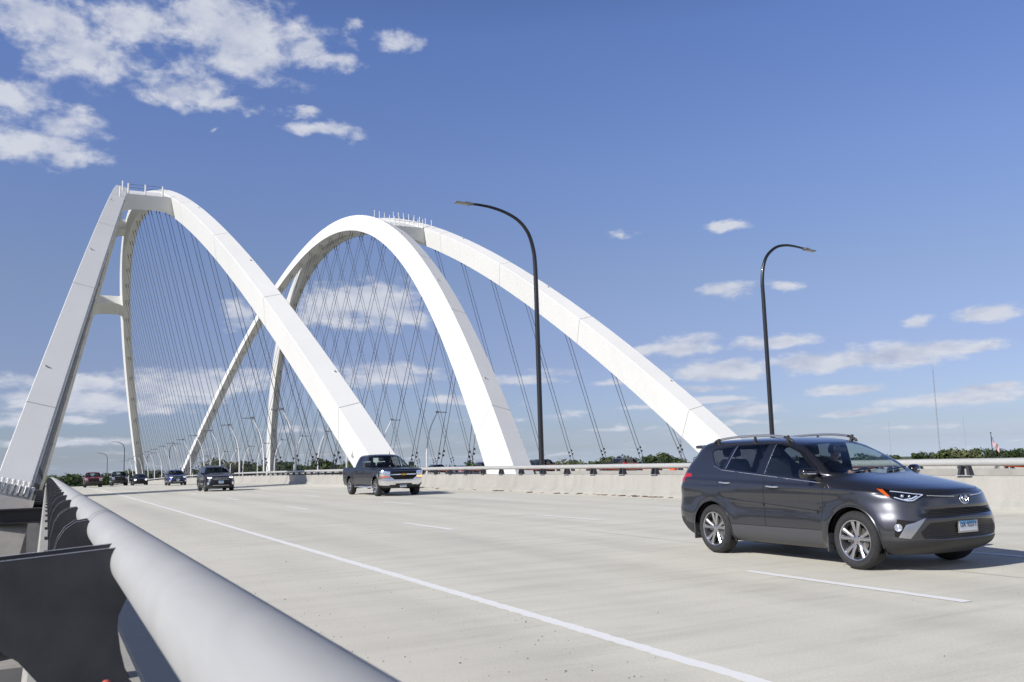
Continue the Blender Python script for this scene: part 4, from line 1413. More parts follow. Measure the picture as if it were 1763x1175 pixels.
def seat(parent, x, y, z, mname=M_SEAT, name='seat'):
    mb = MB()
    sbox(mb, (x - .28, y - .25, z), (x + .25, y + .25, z + .18))
    vs0 = len(mb.v)
    sbox(mb, (x - .36, y - .25, z + .12), (x - .22, y + .25, z + .74))
    sbox(mb, (x - .36, y - .14, z + .77), (x - .25, y + .14, z + .96))
    mb.tube([(x - .31, y - .06, z + .70), (x - .31, y - .06, z + .80)], .008, 6); mb.tube([(x - .31, y + .06, z + .70), (x - .31, y + .06, z + .80)], .008, 6)
    for i in range(vs0, len(mb.v)):
        vx, vy, vz = mb.v[i]; mb.v[i] = (vx - (vz - z) * .22 + .04, vy, vz)
    return mb.build(name, mname, parent, smooth=50)

M_SKIN = mat('skin', (.42, .25, .18), .55, var=.08, vscale=9)
M_HAIR = mat('dark_hair', (.018, .013, .010), .6)
M_SHIRT = mat('dark_shirt', (.030, .032, .042), .85)
M_SHADES = mat('sunglass_lens', (.006, .006, .007), .08, 0, .5)
def make_driver(loc, rotz, label, cat='person', lean=0.0, shirt=None, shades=True, scale=1.0):
    """seated figure facing +x: one skinned body, hands closed round the steering wheel"""
    root = thing('person', label, cat, loc, rotz)
    bm = bmesh.new()
    J = {}
    def jt(n, co, r): J[n] = (bm.verts.new(co), r)
    jt('pelvis', (0, 0, .12), .15); jt('waist', (-.05, 0, .30), .125); jt('chest', (-.09, 0, .50), .150); jt('upper', (-.10, 0, .60), .110); jt('neck', (-.085, 0, .685), .052); jt('nk2', (-.075, 0, .74), .050)
    for s, n in ((1, 'l'), (-1, 'r')):
        jt(n+'sh', (-.10, s*.175, .585), .065); jt(n+'el', (.10, s*.235, .40), .046); jt(n+'wr', (.335, s*.165, .50), .029)
        jt(n+'hip', (.05, s*.10, .10), .095); jt(n+'kn', (.46, s*.14, .18), .066); jt(n+'an', (.62, s*.13, -.20), .045); jt(n+'to', (.76, s*.13, -.25), .038)
    E = [('pelvis', 'waist'), ('waist', 'chest'), ('chest', 'upper'), ('upper', 'neck'), ('neck', 'nk2')]
    for n in 'lr': E += [('upper', n+'sh'), (n+'sh', n+'el'), (n+'el', n+'wr'), ('pelvis', n+'hip'), (n+'hip', n+'kn'), (n+'kn', n+'an'), (n+'an', n+'to')]
    for a, b in E: bm.edges.new((J[a][0], J[b][0]))
    bm.verts.index_update()
    rad = {v[0].index: v[1] for v in J.values()}; ridx = J['pelvis'][0].index
    me = bpy.data.meshes.new('person_skin'); bm.to_mesh(me); bm.free()
    o = bpy.data.objects.new('_p', me); COL.objects.link(o)
    sk = o.modifiers.new('s', 'SKIN'); sk.use_smooth_shade = True
    for i, v in enumerate(me.skin_vertices[0].data):
        v.radius = (rad[i], rad[i]); v.use_root = (i == ridx)
    ss = o.modifiers.new('u', 'SUBSURF'); ss.levels = 2; ss.render_levels = 2
    bpy.context.view_layer.update()
    dg = bpy.context.evaluated_depsgraph_get()
    m2 = bpy.data.meshes.new_from_object(o.evaluated_get(dg))
    bpy.data.objects.remove(o)
    m2.materials.clear(); m2.materials.append(shirt or M_SHIRT)
    m2.name = 'body'
    link(bpy.data.objects.new('clothing', m2), root)
    # head with a face, and the two hands: continuous skin
    hb = MB(); RX, RY = 26, 32; vs = []; fs = []
    hc = Vector((-.045, 0, .845))
    for i in range(RX + 1):
        th = pi * i / RX
        for k in range(RY):
            ph = 2*pi*k/RY
            d = Vector((sin(th)*cos(ph), sin(th)*sin(ph), cos(th)))
            r = Vector((.098, .076, .115))
            p = Vector((d.x*r.x, d.y*r.y, d.z*r.z))
            if d.z < 0: p.y *= 1 - .28 * (-d.z) ** 1.2; p.x *= 1 - .10 * (-d.z)
            f = max(0, d.x)
            # brow, eye sockets, nose, lips, chin
            def g(y0, z0, sy, sz): return math.exp(-((p.y-y0)/sy)**2 - ((p.z-z0)/sz)**2) * (f > .15)
            p.x += .010*g(0, .030, .05, .012) - .012*g(.030, .010, .014, .013) - .012*g(-.030, .010, .014, .013)
            p.x += .026*g(0, -.018, .011, .017) + .010*g(0, .004, .008, .02) + .008*g(0, -.052, .020, .007) - .004*g(0, -.062, .02, .005) + .010*g(0, -.092, .022, .014)
            vs.append(hc + p)
    for i in range(RX):
        for k in range(RY):
            a = i*RY+k; b = i*RY+(k+1) % RY; fs.append((a, b, b+RY, a+RY))
    hb.add(vs, fs)
    hb.tube([(-.085, 0, .66), (-.07, 0, .73), (-.055, 0, .80)], [.055, .050, .048], 14)
    for s in (1, -1): blob(hb, (-.050, s*.078, .845), (.016, .008, .030), 8, 10)
    for s in (1, -1):
        wr = Vector((.335, s*.165, .50))
        blob(hb, wr + Vector((.040, -s*.004, .012)), (.045, .020, .036), 8, 12)
        for f_ in range(4):
            L = (.030, .034, .032, .026)[f_]; zz = .036 - .017*f_
            a = wr + Vector((.070, -s*.006, zz))
            hb.tube([a, a + Vector((L*.8, -s*.006, .004)), a + Vector((L*1.15, -s*.024, .002)), a + Vector((L*.7, -s*.036, .0))], [.0085, .0082, .0075, .006], 7)
        a = wr + Vector((.040, -s*.018, .028))
        hb.tube([a, a + Vector((.018, -s*.018, .014)), a + Vector((.034, -s*.022, .020))], [.010, .009, .007], 7)
    hd = hb.build('head_and_hands', M_SKIN, root, smooth=60)
    hr = MB(); vs = []; fs = []
    for i in range(15):
        th = pi * .60 * i / 14
        for k in range(28):
            ph = 2*pi*k/28
            d = Vector((sin(th)*cos(ph), sin(th)*sin(ph), cos(th)))
            q = Vector((d.x*.106, d.y*.086, d.z*.125))
            if d.x > .25 and d.z < .72: q *= .90
            vs.append(hc + q)
    for i in range(14):
        for k in range(28):
            a = i*28+k; b = i*28+(k+1) % 28; fs.append((a, b, b+28, a+28))
    hr.add(vs, fs); hr.build('hair', M_HAIR, root, smooth=60)
    if shades:
        gb = MB()
        for s in (1, -1): blob(gb, hc + Vector((.094, s*.031, .010)), (.007, .026, .019), 8, 14)
        gb.tube([hc + Vector((.100, -.01, .016)), hc + Vector((.100, .01, .016))], .003, 5)
        for s in (1, -1): gb.tube([hc + Vector((.09, s*.054, .014)), hc + Vector((.03, s*.080, .012)), hc + Vector((-.02, s*.082, .008))], .003, 5)
        gb.build('sunglasses', M_SHADES, root, smooth=60)
    root.scale = (scale,) * 3
    return root

def steering(parent, x, y, z):
    mb = MB(); P = []
    t = radians(24)
    for k in range(29):
        a = 2*pi*k/28
        P.append((x - sin(t) * sin(a) * -.19, y + cos(a)*.19, z + cos(t)*sin(a)*.19))
    mb.tube(P, .015, 8, False)
    for a in (0, pi, -pi/2): mb.tube([(x + .01, y, z), (x + sin(t)*sin(a)*.19, y + cos(a)*.19, z + cos(t)*sin(a)*.19)], .014, 6)
    blob(mb, (x + .01, y, z), (.03, .07, .06), 8, 12)
    mb.tube([(x, y, z), (x + .3, y, z - .12)], .03, 8)
    return mb.build('steering_wheel', M_DASH, parent, smooth=50)
# ---------------------------------------------------------------- the grey SUV
SUV_ROWS = [
 # z, xf, Lf, pf, W, xr, Lr, pr
 (0.20, 2.03, .55, 2.6, .74, -2.05, .45, 2.6), (0.26, 2.15, .62, 2.7, .84, -2.17, .5, 2.8), (0.34, 2.22, .66, 2.7, .885, -2.25, .5, 2.8),
 (0.45, 2.26, .70, 2.7, .905, -2.31, .50, 3), (0.58, 2.27, .74, 2.6, .913, -2.33, .50, 3), (0.70, 2.255, .78, 2.5, .905, -2.31, .48, 3),
 (0.80, 2.235, .82, 2.4, .905, -2.28, .45, 3), (0.89, 2.205, .86, 2.35, .915, -2.26, .42, 3), (0.945, 2.15, .90, 2.3, .914, -2.25, .4, 3),
 (1.00, 1.98, 1.0, 2.3, .900, -2.24, .4, 3), (1.04, 1.78, 1.05, 2.4, .885, -2.23, .38, 3), (1.08, 1.54, 1.05, 2.5, .872, -2.22, .37, 3),
 (1.115, 1.30, .92, 2.7, .862, -2.20, .36, 3), (1.15, 1.10, .62, 3.2, .85, -2.18, .36, 3.2), (1.20, .95, .45, 3.6, .828, -2.14, .35, 3.5),
 (1.30, .78, .40, 3.8, .785, -2.07, .33, 3.6), (1.42, .56, .38, 3.8, .730, -1.98, .33, 3.6), (1.52, .36, .38, 3.6, .678, -1.93, .34, 3.5),
 (1.575, .21, .42, 3.2, .632, -1.90, .36, 3.2), (1.612, .05, .5, 3, .570, -1.86, .4, 3), (1.638, -.15, .6, 2.8, .465, -1.76, .5, 2.8),
 (1.653, -.35, .6, 2.6, .32, -1.55, .5, 2.6), (1.660, -.55, .5, 2.4, .12, -1.2, .4, 2.4)]
WX_F, WX_R = 1.365, -1.285
def suv_mod(x, y, z):
    # swollen wheel arches
    for cx in (WX_F, WX_R):
        r = sqrt((x - cx) ** 2 + (z - .36) ** 2)
        if z < .98 and y > .55:
            k = math.exp(-((r - .44) / .07) ** 2) * .016 + (max(0, 1 - abs(r - .5) / .25) * .010)
            y += k
    # waist crease running from headlamp to tail lamp
    zl = 1.0 + (-x) * .035
    if y > .6 and -2.1 < x < 1.7: y += .010 * math.exp(-((z - zl) / .035) ** 2) - .008 * math.exp(-((z - .62) / .14) ** 2) * (1 if -.8 < x < .9 else 0)
    # belt line rises to the rear: lean the flank in less there
    if x > 1.9:
        # sculpted nose: recessed grilles, a bar standing proud between them, a lip below
        def band(a, b, s=.012): return 1 / (1 + math.exp(-(z - a) / s)) * (1 - 1 / (1 + math.exp(-(z - b) / s)))
        ay = abs(y); inr = 1 / (1 + math.exp((ay - .56) / .035))
        x += inr * (-.030 * band(.655, .742, .006) + .012 * band(.59, .65, .006) - .028 * band(.40, .575, .008)) + .016 * band(.27, .385, .008)
    return x, y, z
def suv_body():
    return Body(SUV_ROWS, 6, 26, 70, 14, suv_mod)
def offset_poly(poly, d):
    """grow a polygon outwards by d"""
    n = len(poly); A = sum(poly[i][0]*poly[(i+1)%n][1] - poly[(i+1)%n][0]*poly[i][1] for i in range(n))
    s = 1 if A > 0 else -1; out = []
    for i in range(n):
        p0, p1, p2 = poly[i-1], poly[i], poly[(i+1) % n]
        a = Vector((p1[0]-p0[0], p1[1]-p0[1])).normalized(); b = Vector((p2[0]-p1[0], p2[1]-p1[1])).normalized()
        na = Vector((a.y, -a.x)) * s; nb = Vector((b.y, -b.x)) * s
        m = (na + nb); m = m / max(.35, m.dot(na)) if m.length > 1e-6 else na
        out.append((p1[0] + m.x*d, p1[1] + m.y*d))
    return out
def surf_tube(B, pts, r, side, n=6, off=0.0):
    return [(x, B.side_y(x, z, side) + side * off, z) for x, z in pts]
def strip_on_side(B, mb, pts, h, thick, side):
    """flat moulding following the flank: pts = centreline (x,z)"""
    vs = []; fs = []
    for x, z in pts:
        y0 = B.side_y(x, z - h/2, side); y1 = B.side_y(x, z + h/2, side)
        vs += [(x, y0 - side*.004, z - h/2), (x, y0 + side*thick*.7, z - h/2 + .006), (x, y1 + side*thick, z + h/2 - .008), (x, y1 - side*.004, z + h/2)]
    for i in range(len(pts) - 1):
        for k in range(3):
            a = i*4 + k; fs.append((a, a+1, a+5, a+4))
    e = (len(pts)-1)*4; fs += [(0, 1, 2, 3), (e, e+1, e+2, e+3)]
    mb.add(vs, fs)
def lerp_pts(a, b, n): return [(a[0] + (b[0]-a[0])*i/n, a[1] + (b[1]-a[1])*i/n) for i in range(n+1)]
def patch_mesh(B, poly, e1, e2, view, depth, n=10):
    """piece of surface inside a polygon, pushed inwards by depth: list of quads sampled on a grid"""
    pass
P_SUV = m_paint('dark_grey_metallic_paint', (.060, .062, .070), .30, .75, .20)
def make_suv(loc, rotz):
    B = suv_body()
    t = thing('suv', 'large dark grey SUV in the right foreground, front wheels nearest the camera', 'SUV', loc, rotz)
    dg = (.7508, .6606, 0.0)
    HL = [(.722,.975),(.754,.985),(.853,.962),(1.024,.94),(1.23,.908),(1.245,.892),(1.175,.847),(1.122,.81),(1.037,.812),(.942,.842),(.89,.862),(.80,.915)]
    AM = [(.722,.975),(.790,.969),(.872,.878),(.825,.893),(.763,.940)]
    FB = [(.923,.625),(1.14,.597),(1.035,.504),(.92,.413),(.885,.425),(.885,.48)]
    SV = [(1.016,.562),(1.115,.587),(1.241,.643),(1.158,.529),(1.055,.401),(.925,.415)]
    for sd in (-1, 1):
        e1 = (dg[0], dg[1] * (-sd) * -1 if False else (dg[1] if sd < 0 else -dg[1]), 0)
        vw = (-dg[1], dg[0] if sd < 0 else -dg[0], 0)
        lim = lambda c, sd=sd: c.x > 1.4 and c.y * sd > .2
        k = 0 if sd < 0 else 1
        B.cut(FB, 20 + k, e1, (0, 0, 1), vw, lim=lim)
        B.cut(SV, 22 + k, e1, (0, 0, 1), vw, lim=lim)
        B.cut(offset_poly(HL, .005), 3, e1, (0, 0, 1), vw, lim=lim)
        B.cut(HL, 10 + k, e1, (0, 0, 1), vw, lim=lim)
        B.cut(AM, 12 + k, e1, (0, 0, 1), vw, lim=lim)
    # front openings
    MG = [(-.60,.660),(-.50,.716),(-.27,.738),(.27,.738),(.50,.716),(.60,.660),(.3,.656),(-.3,.656)]
    LI = [(-.545,.578),(-.18,.600),(.18,.600),(.545,.578),(.66,.477),(.62,.400),(.31,.391),(-.31,.391),(-.62,.400),(-.66,.477)]
    B.front(MG, 30); B.front(LI, 31)
    B.front([(-1.0,.1),(1.0,.1),(1.0,.372),(.62,.385),(.3,.377),(-.3,.377),(-.62,.385),(-1.0,.372)], 32, lim=lambda c: c.x > 1.70, only=(0,))
    B.side([(1.72,.1),(2.4,.1),(2.4,.378),(1.72,.372)], 32, only=(0,))
    # rear bumper lower part
    B.side([(-2.5,.1),(-1.62,.1),(-1.66,.40),(-2.5,.52)], 32, only=(0,))
    B.cut([(-1,.1),(1,.1),(1,.5),(-1,.5)], 32, (0,1,0), (0,0,1), (1,0,0), lim=lambda c: c.x < -1.9, only=(0,))
    # thin dark upper grille line
    B.front([(-.52,.893),(-.24,.876),(0,.870),(.24,.876),(.52,.893),(.50,.880),(.24,.858),(0,.850),(-.24,.858),(-.50,.880)], 33)
    # glass house
    DLO = [(-1.47,1.478),(-1.32,1.272),(-1.13,1.212),(-.24,1.138),(.86,1.045),(.885,1.062),(.72,1.235),(.40,1.440),(.14,1.533),(-.04,1.566),(-.33,1.570),(-1.0,1.562),(-1.42,1.520)]
    B.side(DLO, 40)
    B.side([(-.195,1.150),(.45,1.098),(.80,1.072),(.66,1.225),(.36,1.425),(.12,1.513),(-.04,1.545),(-.125,1.552)], (41, 51))
    B.side([(-1.02,1.222),(-.37,1.166),(-.27,1.552),(-.91,1.542)], (42, 52))
    B.side([(-1.295,1.290),(-1.20,1.240),(-1.11,1.230),(-.985,1.535),(-1.36,1.503),(-1.425,1.465)], (43, 53))
    WS = [(-.735,1.172),(-.60,1.150),(-.3,1.138),(.3,1.138),(.60,1.150),(.735,1.172),(.565,1.515),(.40,1.548),(.2,1.560),(-.2,1.560),(-.40,1.548),(-.565,1.515)]
    B.front(offset_poly(WS, .018), 4, lim=lambda c: .1 < c.x < 1.3)
    B.front(WS, 44, lim=lambda c: .1 < c.x < 1.3)
    RW = [(-.62,1.18),(.62,1.18),(.56,1.50),(-.56,1.50)]
    B.cut(RW, 45, (0,1,0), (0,0,1), (1,0,0), lim=lambda c: c.x < -1.6)
    # tail lamps
    B.side([(-2.30,1.03),(-2.02,1.09),(-1.78,1.112),(-1.82,1.158),(-2.05,1.165),(-2.32,1.14)], (60, 61))
    B.cut([(-.90,1.03),(-.55,1.06),(-.55,1.13),(-.90,1.15)], 60, (0,1,0), (0,0,1), (1,0,0), lim=lambda c: c.x < -1.9 and c.y < 0)
    B.cut([(.90,1.03),(.90,1.15),(.55,1.13),(.55,1.06)], 61, (0,1,0), (0,0,1), (1,0,0), lim=lambda c: c.x < -1.9 and c.y > 0)
    # doors
    FD_ = [(.925,1.035),(.905,.85),(.885,.70),(.845,.447),(-.162,.447),(-.170,.85),(-.160,1.02),(-.128,1.128)]
    RD_ = [(-.176,1.02),(-.186,.85),(-.178,.447),(-.865,.447),(-.885,.55),(-.97,.74),(-1.10,.90),(-1.165,1.05),(-1.175,1.16),(-1.145,1.208),(-.24,1.137)]
    for pl, ids in ((FD_, (70, 71)), (RD_, (72, 73))):
        B.side(offset_poly(pl, .0035), 3, only=(0,))
        B.side(offset_poly(pl, -.0035), ids, only=(3, 0))
    # sill cladding
    B.side([(-.84,.20),(.83,.20),(.86,.425),(.84,.440),(-.86,.440)], 34, only=(0,))
    # bonnet
    HD = [(2.155,0),(2.147,.20),(2.09,.42),(1.95,.60),(1.75,.715),(1.45,.775),(1.12,.79),(.98,.765),(1.07,.62),(1.13,.3),(1.15,0)]
    HD = HD + [(a, -b) for a, b in HD[::-1] if b > 0]
    lm = lambda c: c.z > .85 and c.x > .9
    B.cut(offset_poly(HD, .004), 3, (1,0,0), (0,1,0), (0,0,-1), ndot=.25, lim=lm, only=(0,))
    B.cut(offset_poly(HD, -.003), 80, (1,0,0), (0,1,0), (0,0,-1), ndot=.25, lim=lm, only=(0, 3))
    # wheel arches
    for cx in (WX_F, WX_R):
        C = circ(cx, .355, .412, -20, 200, 30) + [(cx - .395, .05), (cx + .395, .05)]
        B.side(C, 99)
    bm = B.bm
    kill = [f for f in bm.faces if f[B.tag] == 99]
    bmesh.ops.delete(bm, geom=kill, context='FACES')
    B.index()
    # ---- parts
    body = B.extract((0, 3, 4), 'body', [P_SUV, M_VOID, M_GLOSSB], t)
    B.extract(80, 'bonnet', P_SUV, t)
    B.cut([(-9,-1.2),(-9,1.2),(0,1.2),(0,-1.2)], 35, (1,0,0), (0,1,0), (0,0,0), ndot=-1, only=(32,)); B.index()
    B.extract(32, 'front_lower_bumper', M_PLAST, t); B.extract(35, 'rear_lower_bumper', M_PLAST, t)
    for sd in (-1, 1): B.extract(34, 'sill_cladding', M_PLGREY, t, sd); B.extract(40, 'window_surround', M_GLOSSB, t, sd)
    B.extract(44, 'windscreen', G_WIND, t); B.extract(45, 'rear_window', G_DARK, t)
    B.extract(60, 'tail_lamp', M_RED, t); B.extract(61, 'tail_lamp', M_RED, t)
    B.extract(22, 'bumper_accent', mat('silver_accent', (.42, .43, .45), .28, .9), t); B.extract(23, 'bumper_accent', bpy.data.materials['silver_accent'], t)
    B.extract((33,), 'upper_grille', M_GLOSSB, t)
    for sd, (d1, d2, g1, g2, g3) in ((-1, (70, 72, 41, 42, 43)), (1, (71, 73, 51, 52, 53))):
        fd = B.extract(d1, 'front_door', P_SUV, t); rd = B.extract(d2, 'rear_door', P_SUV, t)
        B.extract(g1, 'side_window', G_SIDE, fd); B.extract(g2, 'side_window', G_DARK, rd); B.extract(g3, 'quarter_window', G_DARK, t)
        # handles
        for par, hx, hz in ((fd, .02, .985), (rd, -.97, 1.028)):
            yb = B.side_y(hx, hz, sd)
            hb = MB()
            hb.tube([(hx - .10, yb + sd*.004, hz + .003), (hx - .085, yb + sd*.034, hz + .003), (hx, yb + sd*.042, hz), (hx + .085, yb + sd*.034, hz - .004), (hx + .10, yb + sd*.004, hz - .004)], [.012, .015, .017, .015, .012], 8)
            hb.mi = 1
            blob(hb, (hx - .01, yb - sd*.004, hz), (.060, .010, .030), 8, 12)
            hb.build('door_handle', [M_CHROME, M_VOID], par, smooth=50)
        # side moulding, chrome belt strip
        mb = MB(); strip_on_side(B, mb, lerp_pts((-.15, .732), (.80, .668), 12), .045, .014, sd); mb.build('side_moulding', P_SUV, fd, smooth=30)
        mb = MB(); strip_on_side(B, mb, lerp_pts((-.88, .775), (-.19, .735), 10), .045, .014, sd); mb.build('side_moulding', P_SUV, rd, smooth=30)
        mb = MB()
        cs = surf_tube(B, lerp_pts((-1.32, 1.270), (-1.13, 1.208), 4) + lerp_pts((-1.13, 1.208), (-.24, 1.134), 12)[1:] + lerp_pts((-.24, 1.134), (.86, 1.041), 14)[1:], 0, sd, off=.002)
        mb.tube(cs, .0065, 6); mb.build('belt_trim', M_CHROME, t, smooth=50)
        # thin bright edges of the door pillars
        for par, a, b in ((fd, (-.20, 1.155), (-.125, 1.55)), (rd, (-1.035, 1.225), (-.92, 1.545))):
            mb = MB(); mb.tube(surf_tube(B, lerp_pts(a, b, 8), 0, sd, off=.002), .004, 5); mb.build('window_edge_trim', M_CHROME, par)
        # mirror
        m_ = MB(); ym = B.side_y(.80, 1.10, sd)
        vs = []; fs = []
        for i in range(17):            # rounded shell, wider outwards
            v_ = i / 16; yy = ym + sd*(.03 + .225*v_)
            k_ = (1 - abs(2*v_ - 1) ** 3.2) ** .5
            hx, hz = .082 * (.25 + .75*k_), .072 * (.20 + .80*k_)
            cx_ = .775 - .055*v_; cz_ = 1.150 + .012*v_
            for q in range(20):
                a = 2*pi*q/20; ca, sa = cos(a), sin(a)
                ex = (abs(ca) ** .75) * (1 if ca >= 0 else -1); ez = (abs(sa) ** .75) * (1 if sa >= 0 else -1)
                vs.append((cx_ + hx*ex*(1.0 if ex > 0 else .62), yy, cz_ + hz*ez))
        for i in range(16):
            for q in range(20):
                a = i*20+q; b = i*20+(q+1)%20; fs.append((a, b, b+20, a+20))
        fs.append(tuple(range(20))); fs.append(tuple(16*20+q for q in range(20)))
        m_.add(vs, fs)
        m_.tube([(.83, ym - sd*.02, 1.055), (.80, ym + sd*.08, 1.115)], [.045, .032], 8)
        m_.mi = 1
        m_.tube([(.843, ym + sd*.10, 1.155), (.822, ym + sd*.18, 1.158), (.775, ym + sd*.240, 1.160)], .008, 6)
        m_.build('door_mirror', [M_GLOSSB, M_CHROME], t, smooth=60)
        # wheel-arch lip and dark liner
        for cx in (WX_F, WX_R):
            L = MB(); pts = []
            for i in range(33):
                a = radians(-22 + 224 * i / 32); x = cx + .410 * cos(a); z = .355 + .410 * sin(a)
                yy = B.side_y(x + .008 * cos(a), z + .008 * sin(a), sd)
                pts.append((x, yy + sd*.001, z))
            L.tube(pts, .011, 6); L.build('arch_lip', P_SUV, t, smooth=50)
            L = MB(); L.lathe([(.425, sd*.86), (.425, sd*.50), (0.05, sd*.50)], (cx, 0, .355), 28, 'y')
            for i in range(len(L.v)):
                if L.v[i][2] < .21: L.v[i] = (L.v[i][0], L.v[i][1], .21)
            L.build('wheel_well', M_VOID, t)
            # mudflap
            mf = MB(); xm = cx - (.405 if cx > 0 else .410)
            mf.box((xm - .012, sd*.70 if sd > 0 else -.925, .19), (xm + .008, .925 if sd > 0 else -.70, .42))
            mf.build('mudflap', M_PLGREY, t)
            make_wheel(t, cx, sd*.795, .352, .352, .247, .225, sd, 10)
        # roof rail
        rr = MB(); P_ = [(-1.52, 1.598), (-1.42, 1.645), (-1.0, 1.678), (-.4, 1.682), (-.02, 1.648), (.12, 1.590)]
        P_ = smooth_pts([(x, sd*(.615 - .02*abs(x+.6)), z) for x, z in P_], 5)
        rr.tube(P_, .017, 8)
        rr.mi = 1
        n3 = len(P_)
        rr.tube([Vector(P_[0]) + Vector((-.03, 0, -.02))] + P_[:7], [.012, .024, .024, .023, .022, .021, .020, .019], 8)
        rr.tube(P_[-6:] + [Vector(P_[-1]) + Vector((.03, 0, -.02))], [.019, .020, .021, .022, .023, .023, .010], 8)
        for xa in (-1.42, -.62, .04): rr.tube([(xa, sd*.60, 1.57), (xa + .02, sd*.61, 1.665)], [.030, .018], 8)
        rr.build('roof_rail', [mat('satin_rail', (.50, .50, .51), .3, .8), M_PLAST], t, smooth=50)
        # lamps: lens, inner housing, light strips
        k = 0 if sd < 0 else 1
        hl = B.extract(10 + k, 'headlight', G_LAMP, t)
        am = B.extract(12 + k, 'turn_signal', M_AMBER, hl)
        n_ = Vector((.66, sd*.75, .15)).normalized()
        inner = bmesh.new(); inner.from_mesh(hl.data)
        for v in inner.verts: v.co = v.co - n_ * .035
        im = bpy.data.meshes.new('lamp_housing'); inner.to_mesh(im); inner.free(); im.materials.clear(); im.materials.append(M_GLOSSB)
        link(bpy.data.objects.new('lamp_housing', im), hl)
        def on_lamp(d, z, push=.012):
            o_ = Vector((dg[0]*d, -(-sd) * 0, 0)); e1v = Vector((dg[0], dg[1] if sd < 0 else -dg[1], 0)); vw = Vector((-dg[1], dg[0] if sd < 0 else -dg[0], 0))
            h = B.bvh.ray_cast(e1v*d + Vector((0,0,z)) - vw*4, vw)
            return (h[0] if h[0] else e1v*d) + vw*push
        lb = MB()
        lb.tube([on_lamp(d, z) for d, z in ((.91,.875),(.98,.852),(1.06,.832),(1.115,.835),(1.17,.868),(1.225,.897))], .0075, 6)
        lb.tube([on_lamp(d, z) for d, z in ((.87,.945),(1.0,.930),(1.12,.912),(1.22,.901))], .0055, 6)
        lb.tube([on_lamp(d, z) for d, z in ((1.02,.845),(1.10,.856),(1.16,.885))], .009, 6)
        lb.build('light_strip', mat('strip_white', (.62, .68, .85), .25) if sd < 0 else bpy.data.materials['strip_white'], hl, smooth=50)
        pb = MB(); blob(pb, on_lamp(1.00, .888, .022), (.024, .024, .024), 10, 14)
        blob(pb, on_lamp(1.075, .882, .022), (.018, .018, .018), 10, 14)
        pb.build('projector_lens', M_REFL, hl, smooth=60)
        B.extract(20 + k, 'fog_lamp_recess', M_VOID, t)
        c = on_lamp(.932, .530, -.004); fb = MB()
        vw = Vector((-dg[1], dg[0] if sd < 0 else -dg[0], 0)); ax = Vector((.45, sd*.85, 0)).normalized()
        uu = Vector((-ax.y, ax.x, 0)); prof = [(0, .012), (.022, .010), (.030, .004), (.032, .012), (.043, .014), (.046, .0), (.046, -.03)]
        vs = []; fs = []
        for r_, h_ in prof:
            for q in range(20):
                a = 2*pi*q/20; vs.append(c + uu*cos(a)*r_ + Vector((0,0,1))*sin(a)*r_ + ax*h_)
        for i in range(len(prof)-1):
            for q in range(20):
                a = i*20+q; b = i*20+(q+1)%20; fs.append((a, b, b+20, a+20))
        fb.add(vs, fs); fb.build('fog_lamp', M_REFL, t, smooth=40)
    # grilles: recessed black with slats
    for tg, nm, z0, z1, ns, hw in ((30, 'grille', .662, .735, 4, .56), (31, 'lower_grille', .395, .515, 5, .60)):
        ob = B.extract(tg, nm, mat('grille_black', (.007, .007, .008), .45) if tg == 31 else M_VOID, t)
        sb = MB()
        for i in range(ns):
            z = z0 + (z1 - z0) * (i + .5) / ns
            pts = []
            for q in range(15):
                y = -hw + 2*hw*q/14
                h = B.bvh.ray_cast(Vector((4, y, z)), Vector((-1, 0, 0)))
                if h[0]: pts.append(h[0] + Vector((.002, 0, 0)))
            if len(pts) > 2: sb.tube(pts, .0055, 5)
        sb.build('slats', M_PLAST, ob)
    # chrome line under the bonnet edge and the emblem (ring of ellipses)
    for sd in (-1, 1):
        P_ = []
        for q in range(9):
            y = sd * (.14 + (.49 - .14) * q / 8); z = .872 + .020 * (q / 8) ** 1.3
            h = B.bvh.ray_cast(Vector((4, y, z)), Vector((-1, 0, 0)))
            if h[0]: P_.append(h[0] + Vector((.003, 0, 0)))
        cb = MB(); cb.tube(P_, .0060, 6); cb.build('grille_trim', M_CHROME, t, smooth=50)
    def on_front(y, z, off=.006):
        h = B.bvh.ray_cast(Vector((4, y, z)), Vector((-1, 0, 0))); return h[0] + Vector((off, 0, 0))
    eb = MB(); zc_ = .832
    def ell(cy, cz, ry, rz, r, n=30): eb.tube([on_front(cy + ry*cos(2*pi*i/n), cz + rz*sin(2*pi*i/n), .010) for i in range(n+1)], r, 6, False)
    ell(0, zc_, .072, .050, .0062); ell(0, zc_ + .001, .026, .045, .0046); ell(0, zc_ + .021, .050, .020, .0046)
    eb.mi = 1; blob(eb, on_front(0, zc_, -.006), (.012, .080, .057), 8, 24)
    eb.build('emblem', [M_CHROME, M_GLOSSB], t, smooth=50)
    # number plate with frame
    pc = on_front(0, .541, .020)
    pl = MB(); hw, hh = .158, .083
    pl.box((pc.x - .010, -hw - .012, pc.z - hh - .010), (pc.x, hw + .012, pc.z + hh + .014))
    pl.mi = 1; pl.box((pc.x - .002, -hw + .006, pc.z - hh + .010), (pc.x + .002, hw - .006, pc.z + hh - .010))
    pl.mi = 2
    pl.box((pc.x - .001, -hw + .010, pc.z + .005), (pc.x + .0032, hw - .010, pc.z + hh - .016))
    plo = pl.build('number_plate', [mat('plate_frame', (.42, .42, .40), .35, .6), M_PLATEW, M_PLATEB], t)
    text_mesh('DA 92271', .082, 'plate_number', M_PLATET, plo, (pc.x + .0045, 0, pc.z - .004), (pi/2, 0, pi/2), .001, .27)
    # wipers, antenna, rear spoiler, underbody, exhaust
    wp = MB()
